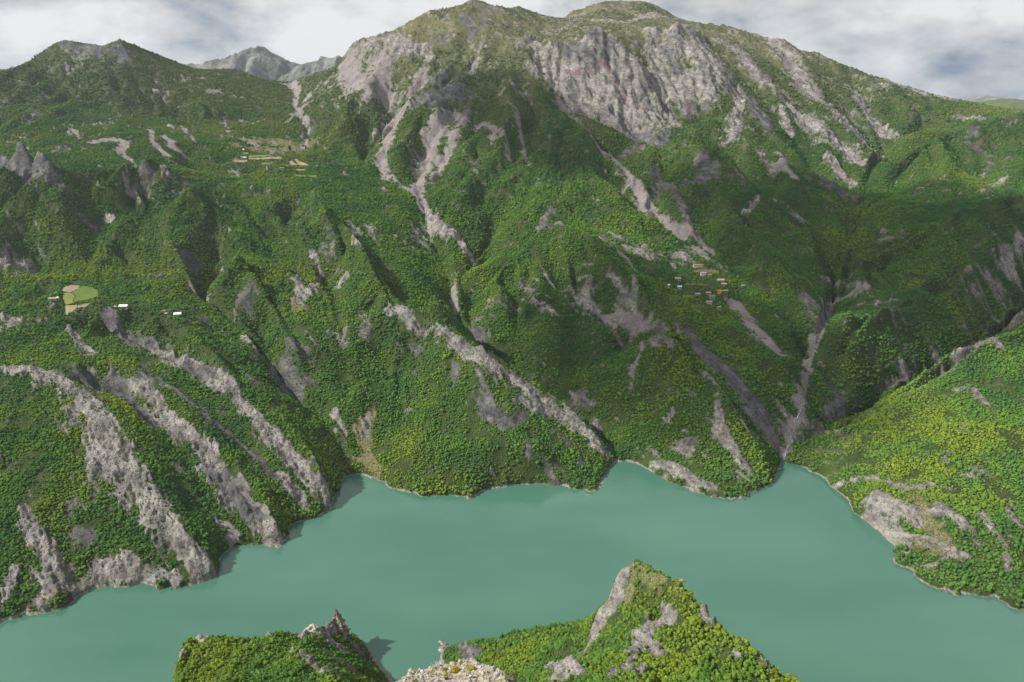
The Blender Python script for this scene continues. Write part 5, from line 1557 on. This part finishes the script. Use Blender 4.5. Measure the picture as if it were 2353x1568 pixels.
# ------------------------------------------------------------------ boats
def boat(loc, rz, L_, label, hullm, mast=True):
    t = empty('boat', loc, rz, label, 'boat')
    n = 9; V = []
    for k in range(n):
        q = k / (n - 1); w_ = L_ * 0.16 * (1 - max(0, (q - .45) / .55) ** 2.2) * (0.86 + .14 * min(1, q * 4)); sheer = L_ * (0.085 + 0.07 * q ** 3)
        x = (q - .5) * L_
        V += [(x, -w_, sheer), (x, -w_ * .78, -L_ * .03), (x, 0, -L_ * .05), (x, w_ * .78, -L_ * .03), (x, w_, sheer)]
    Fc = [(k * 5 + j, k * 5 + j + 1, k * 5 + j + 6, k * 5 + j + 5) for k in range(n - 1) for j in range(4)] + [(0, 1, 2, 3, 4)]
    o = MB().faces(V, Fc).build('hull', hullm, t)
    dk = [(V[k * 5][0], V[k * 5][1] * .9, V[k * 5][2] - L_ * .03) for k in range(n)] + [(V[k * 5][0], V[k * 5 + 4][1] * .9, V[k * 5][2] - L_ * .03) for k in range(n)]
    MB().faces(dk, [(k, k + 1, n + k + 1, n + k) for k in range(n - 1)]).build('deck', WOOD, t)
    if mast:
        MB().box((L_ * .02, 0, L_ * .14), (L_ * .32, L_ * .2, L_ * .12), 0, .85).build('cabin', plain('boat cabin', (0.5, 0.36, 0.28)), t)
        MB().box((-L_ * .22, 0, L_ * .12), (L_ * .12, L_ * .22, L_ * .05)).build('bench', WOOD, t)
        MB().tube((L_ * .26, 0, L_ * .05), (L_ * .26, 0, L_ * .5), .06, .04).build('mast', plain('white pole', (0.8, 0.8, 0.8)), t)
        MB().box((-L_ * .48, 0, L_ * .1), (L_ * .06, L_ * .07, L_ * .14)).build('motor', plain('motor', (0.03, 0.03, 0.03)), t)
    else:
        for q in (-.2, .1): MB().box((q * L_, 0, L_ * .06), (L_ * .06, L_ * .27, L_ * .025)).build('bench', WOOD, t)
    return t


WOOD = plain('weathered wood', (0.24, 0.17, 0.12))
u, v = zc(935, 785, 1640, 1400, 14.7); w = shore(u, v)
boat((w[0], w[1], 0.12), math.pi - 0.12, 6.4, 'small tan motor boat with a white mast on the open lake', plain('tan hull', (0.42, 0.33, 0.27)))
V, Fc = [], []
for sg in (-1, 1):          # the two arms of the wake, low ridges of water
    for k in range(40):
        t = k / 39; wx, wy = w[0] + 3.5 + 62 * t, w[1] - 0.5 - 15 * t + sg * (0.6 + 9 * t); hh = 0.16 * (1 - t) ** 0.7 + 0.01; i = len(V)
        V += [(wx, wy - 1.1 - t, -0.02), (wx, wy, hh), (wx, wy + 1.1 + t, -0.02)]
        if k: Fc += [(i - 3, i, i + 1, i - 2), (i - 2, i + 1, i + 2, i - 1)]
wk = bpy.data.objects.new('wake', poly_mesh('wake', V, Fc, [lake.data.materials[0]], smooth_=True)); COL.objects.link(wk)
wk['kind'] = 'structure'; wk['label'] = 'faint wake spreading behind the small boat'
u, v = zc(890, 785, 1880, 1120, 13.07)
p = far.raycast([(u, v)], 452, 900, 0.5)[0]; z = max(0.2, float(far_samp(GZ, p[:1], p[1:])[0]))
boat((p[0], p[1], z + .15), 0.25, 4.6, 'white rowing boat pulled up on the gravel at the stream mouth', plain('white hull', (0.78, 0.78, 0.76)), False)


# ------------------------------------------------------------------ far mountains, clouds, air
def far_range(name, prof, D, depth, mat, label, amp, seed, base=0.0):
    """a distant range: its crest line given, flanks cut by ridges"""
    W = [at(u, v, D) for u, v in prof]
    px = np.array([w[0] for w in W]); pz = np.array([w[2] for w in W])
    nx, ny = 260, 90
    X, Y = np.meshgrid(np.linspace(px.min(), px.max(), nx), np.linspace(D - depth, D + depth, ny))
    t = np.abs(Y - D) / depth
    crest = np.interp(X + (Y - D) * 0.12 * np.sin(Y / depth * 2), px, pz)
    ed = smooth(0, 0.10, (X - px.min()) / np.ptp(px)) * smooth(0, 0.10, (px.max() - X) / np.ptp(px))
    rg = fbm(X / (depth * .35), Y / (depth * .5), 5, seed, 0.5, True)
    Z = base + (crest - base) * (1 - t ** 1.1) + amp * rg * np.minimum(1, t * 5) * (1 - t) + amp * .10 * fbm(X / 60, Y / 60, 4, seed + 3)
    Z = np.where(ed < 1, base * (1 - ed) + Z * ed, Z)
    o = new_mesh(name, np.stack([X.ravel(), Y.ravel(), Z.ravel()], 1), grid_faces(ny, nx), mat)
    o['kind'] = 'structure'; o['label'] = label
    return o


def far_mat(name, a, b_, c, sc):
    M = Mat(name)
    return M.finish(M.ramp(M.math('ADD', M.math('MULTIPLY', M.noise(sc, 6, 0.65), .6), M.math('MULTIPLY', M.noise(sc * 5, 5, .7), .4)), [(0.36, a), (0.5, b_), (0.64, c)]), 1.0, M.noise(sc * 4, 6, 0.7), 40, 0.8)


FM1 = far_mat('far mountain ground', (0.06, 0.07, 0.062), (0.12, 0.128, 0.105), (0.27, 0.265, 0.25), 0.003)
FM2 = far_mat('far hill ground', (0.05, 0.08, 0.03), (0.09, 0.125, 0.04), (0.17, 0.17, 0.09), 0.003)
far_range('mountain_far_left', [(250, 215), (380, 175), (430, 154), (470, 150), (500, 143), (530, 128), (560, 113), (580, 107), (592, 112), (603, 106), (625, 122), (650, 133), (675, 147), (690, 149), (705, 160), (860, 230), (1000, 240)], 5400, 1500, FM1, 'pale bluish two-topped peak far behind the left saddle', 190, 31)
far_range('mountain_far_crag', [(560, 230), (640, 185), (690, 150), (715, 142), (732, 138), (738, 126), (752, 131), (768, 130), (778, 124), (790, 132), (802, 150), (900, 200), (1000, 240)], 4700, 900, FM1, 'rocky knob beside the far peak, half hidden by the middle mountain', 120, 37)
far_range('hill_far_right', [(2050, 262), (2180, 250), (2250, 236), (2300, 226), (2340, 228), (2400, 236), (2480, 226), (2700, 250)], 5600, 1400, FM2, 'low green hill far away at the right edge', 70, 43)
far_range('mountain_far_right', [(2060, 262), (2180, 240), (2235, 231), (2268, 219), (2285, 225), (2330, 238), (2420, 230), (2600, 250)], 11000, 2600, FM1, 'small blue mountain on the horizon at the right', 120, 49)
base_g = new_mesh('ground', [(-30000, -4000, -40), (30000, -4000, -40), (30000, 40000, -40), (-30000, 40000, -40)], [(0, 1, 2, 3)], FM2)
base_g['kind'] = 'structure'


CLOUD = bpy.data.materials.new('cloud'); CLOUD.use_nodes = True
CLOUD.node_tree.nodes.clear()
q_ = CLOUD.node_tree.nodes.new('ShaderNodeOutputMaterial'); v_ = CLOUD.node_tree.nodes.new('ShaderNodeVolumePrincipled')
v_.inputs['Color'].default_value = (1, 1, 1, 1); v_.inputs['Density'].default_value = 0.0068
CLOUD.node_tree.links.new(v_.outputs[0], q_.inputs['Volume'])


def cloud(target, rx, ry, rz, seed, zc_=1420.0, lumps=0.35):  # stands out of view on the sun line so its shadow falls on target
    t = (zc_ - target[2]) / SUN_DIR.z
    c = (target[0] + SUN_DIR.x * t, target[1] + SUN_DIR.y * t, zc_)
    iv, fc = ico(4)
    n = 1 + lumps * (fbm(iv[:, 0] * 2.2 + seed, iv[:, 1] * 2.2 + iv[:, 2] * 1.3, 4, seed, 0.55) + 0.5 * fbm(iv[:, 0] * 1.1 + 9, iv[:, 1] * 1.1 - iv[:, 2], 2, seed + 7))
    V = iv * n[:, None] * np.array((rx, ry, rz))
    o = bpy.data.objects.new('cloud', poly_mesh('cloud', V, fc, [CLOUD], smooth_=True)); COL.objects.link(o)
    o.location = c
    o['kind'] = 'stuff'; o['label'] = 'unseen grey cloud overhead that shades the slopes'
    return o


cloud((235, 915, 90), 235, 190, 100, 3)
cloud((690, 1190, 180), 330, 330, 110, 21)
cloud((55, 1600, 370), 150, 210, 80, 8)  # added to darken a face that merely turns away from the sun

M = Mat('haze')
v_ = M.n('ShaderNodeVolumePrincipled'); v_.inputs['Color'].default_value = (0.74, 0.86, 1.0, 1); v_.inputs['Density'].default_value = 3.0e-5; v_.inputs['Anisotropy'].default_value = 0.2
M.L.new(v_.outputs[0], M.out.inputs['Volume'])
hz = MB().box((0, 6300, 480), (26000, 15000, 1060)).build('haze', M.m)
hz['kind'] = 'stuff'; hz['label'] = 'thin blue haze over the valley'


# ------------------------------------------------------------------ the mountain stream
pts = far.raycast([(1872, 778), (1866, 800), (1858, 830), (1850, 862), (1842, 900), (1838, 940), (1832, 970), (1828, 990), (1818, 1020), (1806, 1046), (1798, 1062)], 452, 1400, 0.5)
pts = pts[~np.isnan(pts[:, 0])]
P = []
for a, b in zip(pts[:-1], pts[1:]):
    for k in range(10): P.append(a + (b - a) * k / 10)
P = np.array(P); P[:, 0] += 5.0 * fbm(P[:, 1] / 14, P[:, 1] * 0 + 3, 3, 5)
d = np.gradient(P, axis=0); d /= np.linalg.norm(d, axis=1)[:, None] + 1e-9
nrm_ = np.stack([-d[:, 1], d[:, 0]], 1); wd = 0.8 + 1.5 * pn(P[:, 1] / 6, P[:, 1] * 0 + .5, 6)
V = []
for sg in (-1, 0, 1):
    q = P + nrm_ * (wd * sg)[:, None]
    V.append(np.stack([q[:, 0], q[:, 1], far_samp(GZ, q[:, 0], q[:, 1]) + 0.55], 1))
V = np.stack(V, 1)
V[:, :, 2] = np.minimum.accumulate(V[:, :, 2].mean(1))[:, None] * 0.5 + V[:, :, 2] * 0.5
M = Mat('stream water')
so = new_mesh('stream', V.reshape(-1, 3), grid_faces(len(P), 3), M.finish(M.ramp(M.noise(0.7, 5, 0.7), [(0.42, (0.06, 0.075, 0.075)), (0.55, (0.20, 0.23, 0.24)), (0.66, (0.62, 0.65, 0.67))]), 0.25, M.noise(1.2, 4), 0.4, 0.7, 0.5))
so['kind'] = 'structure'; so['label'] = 'thin white mountain stream tumbling down the gorge'
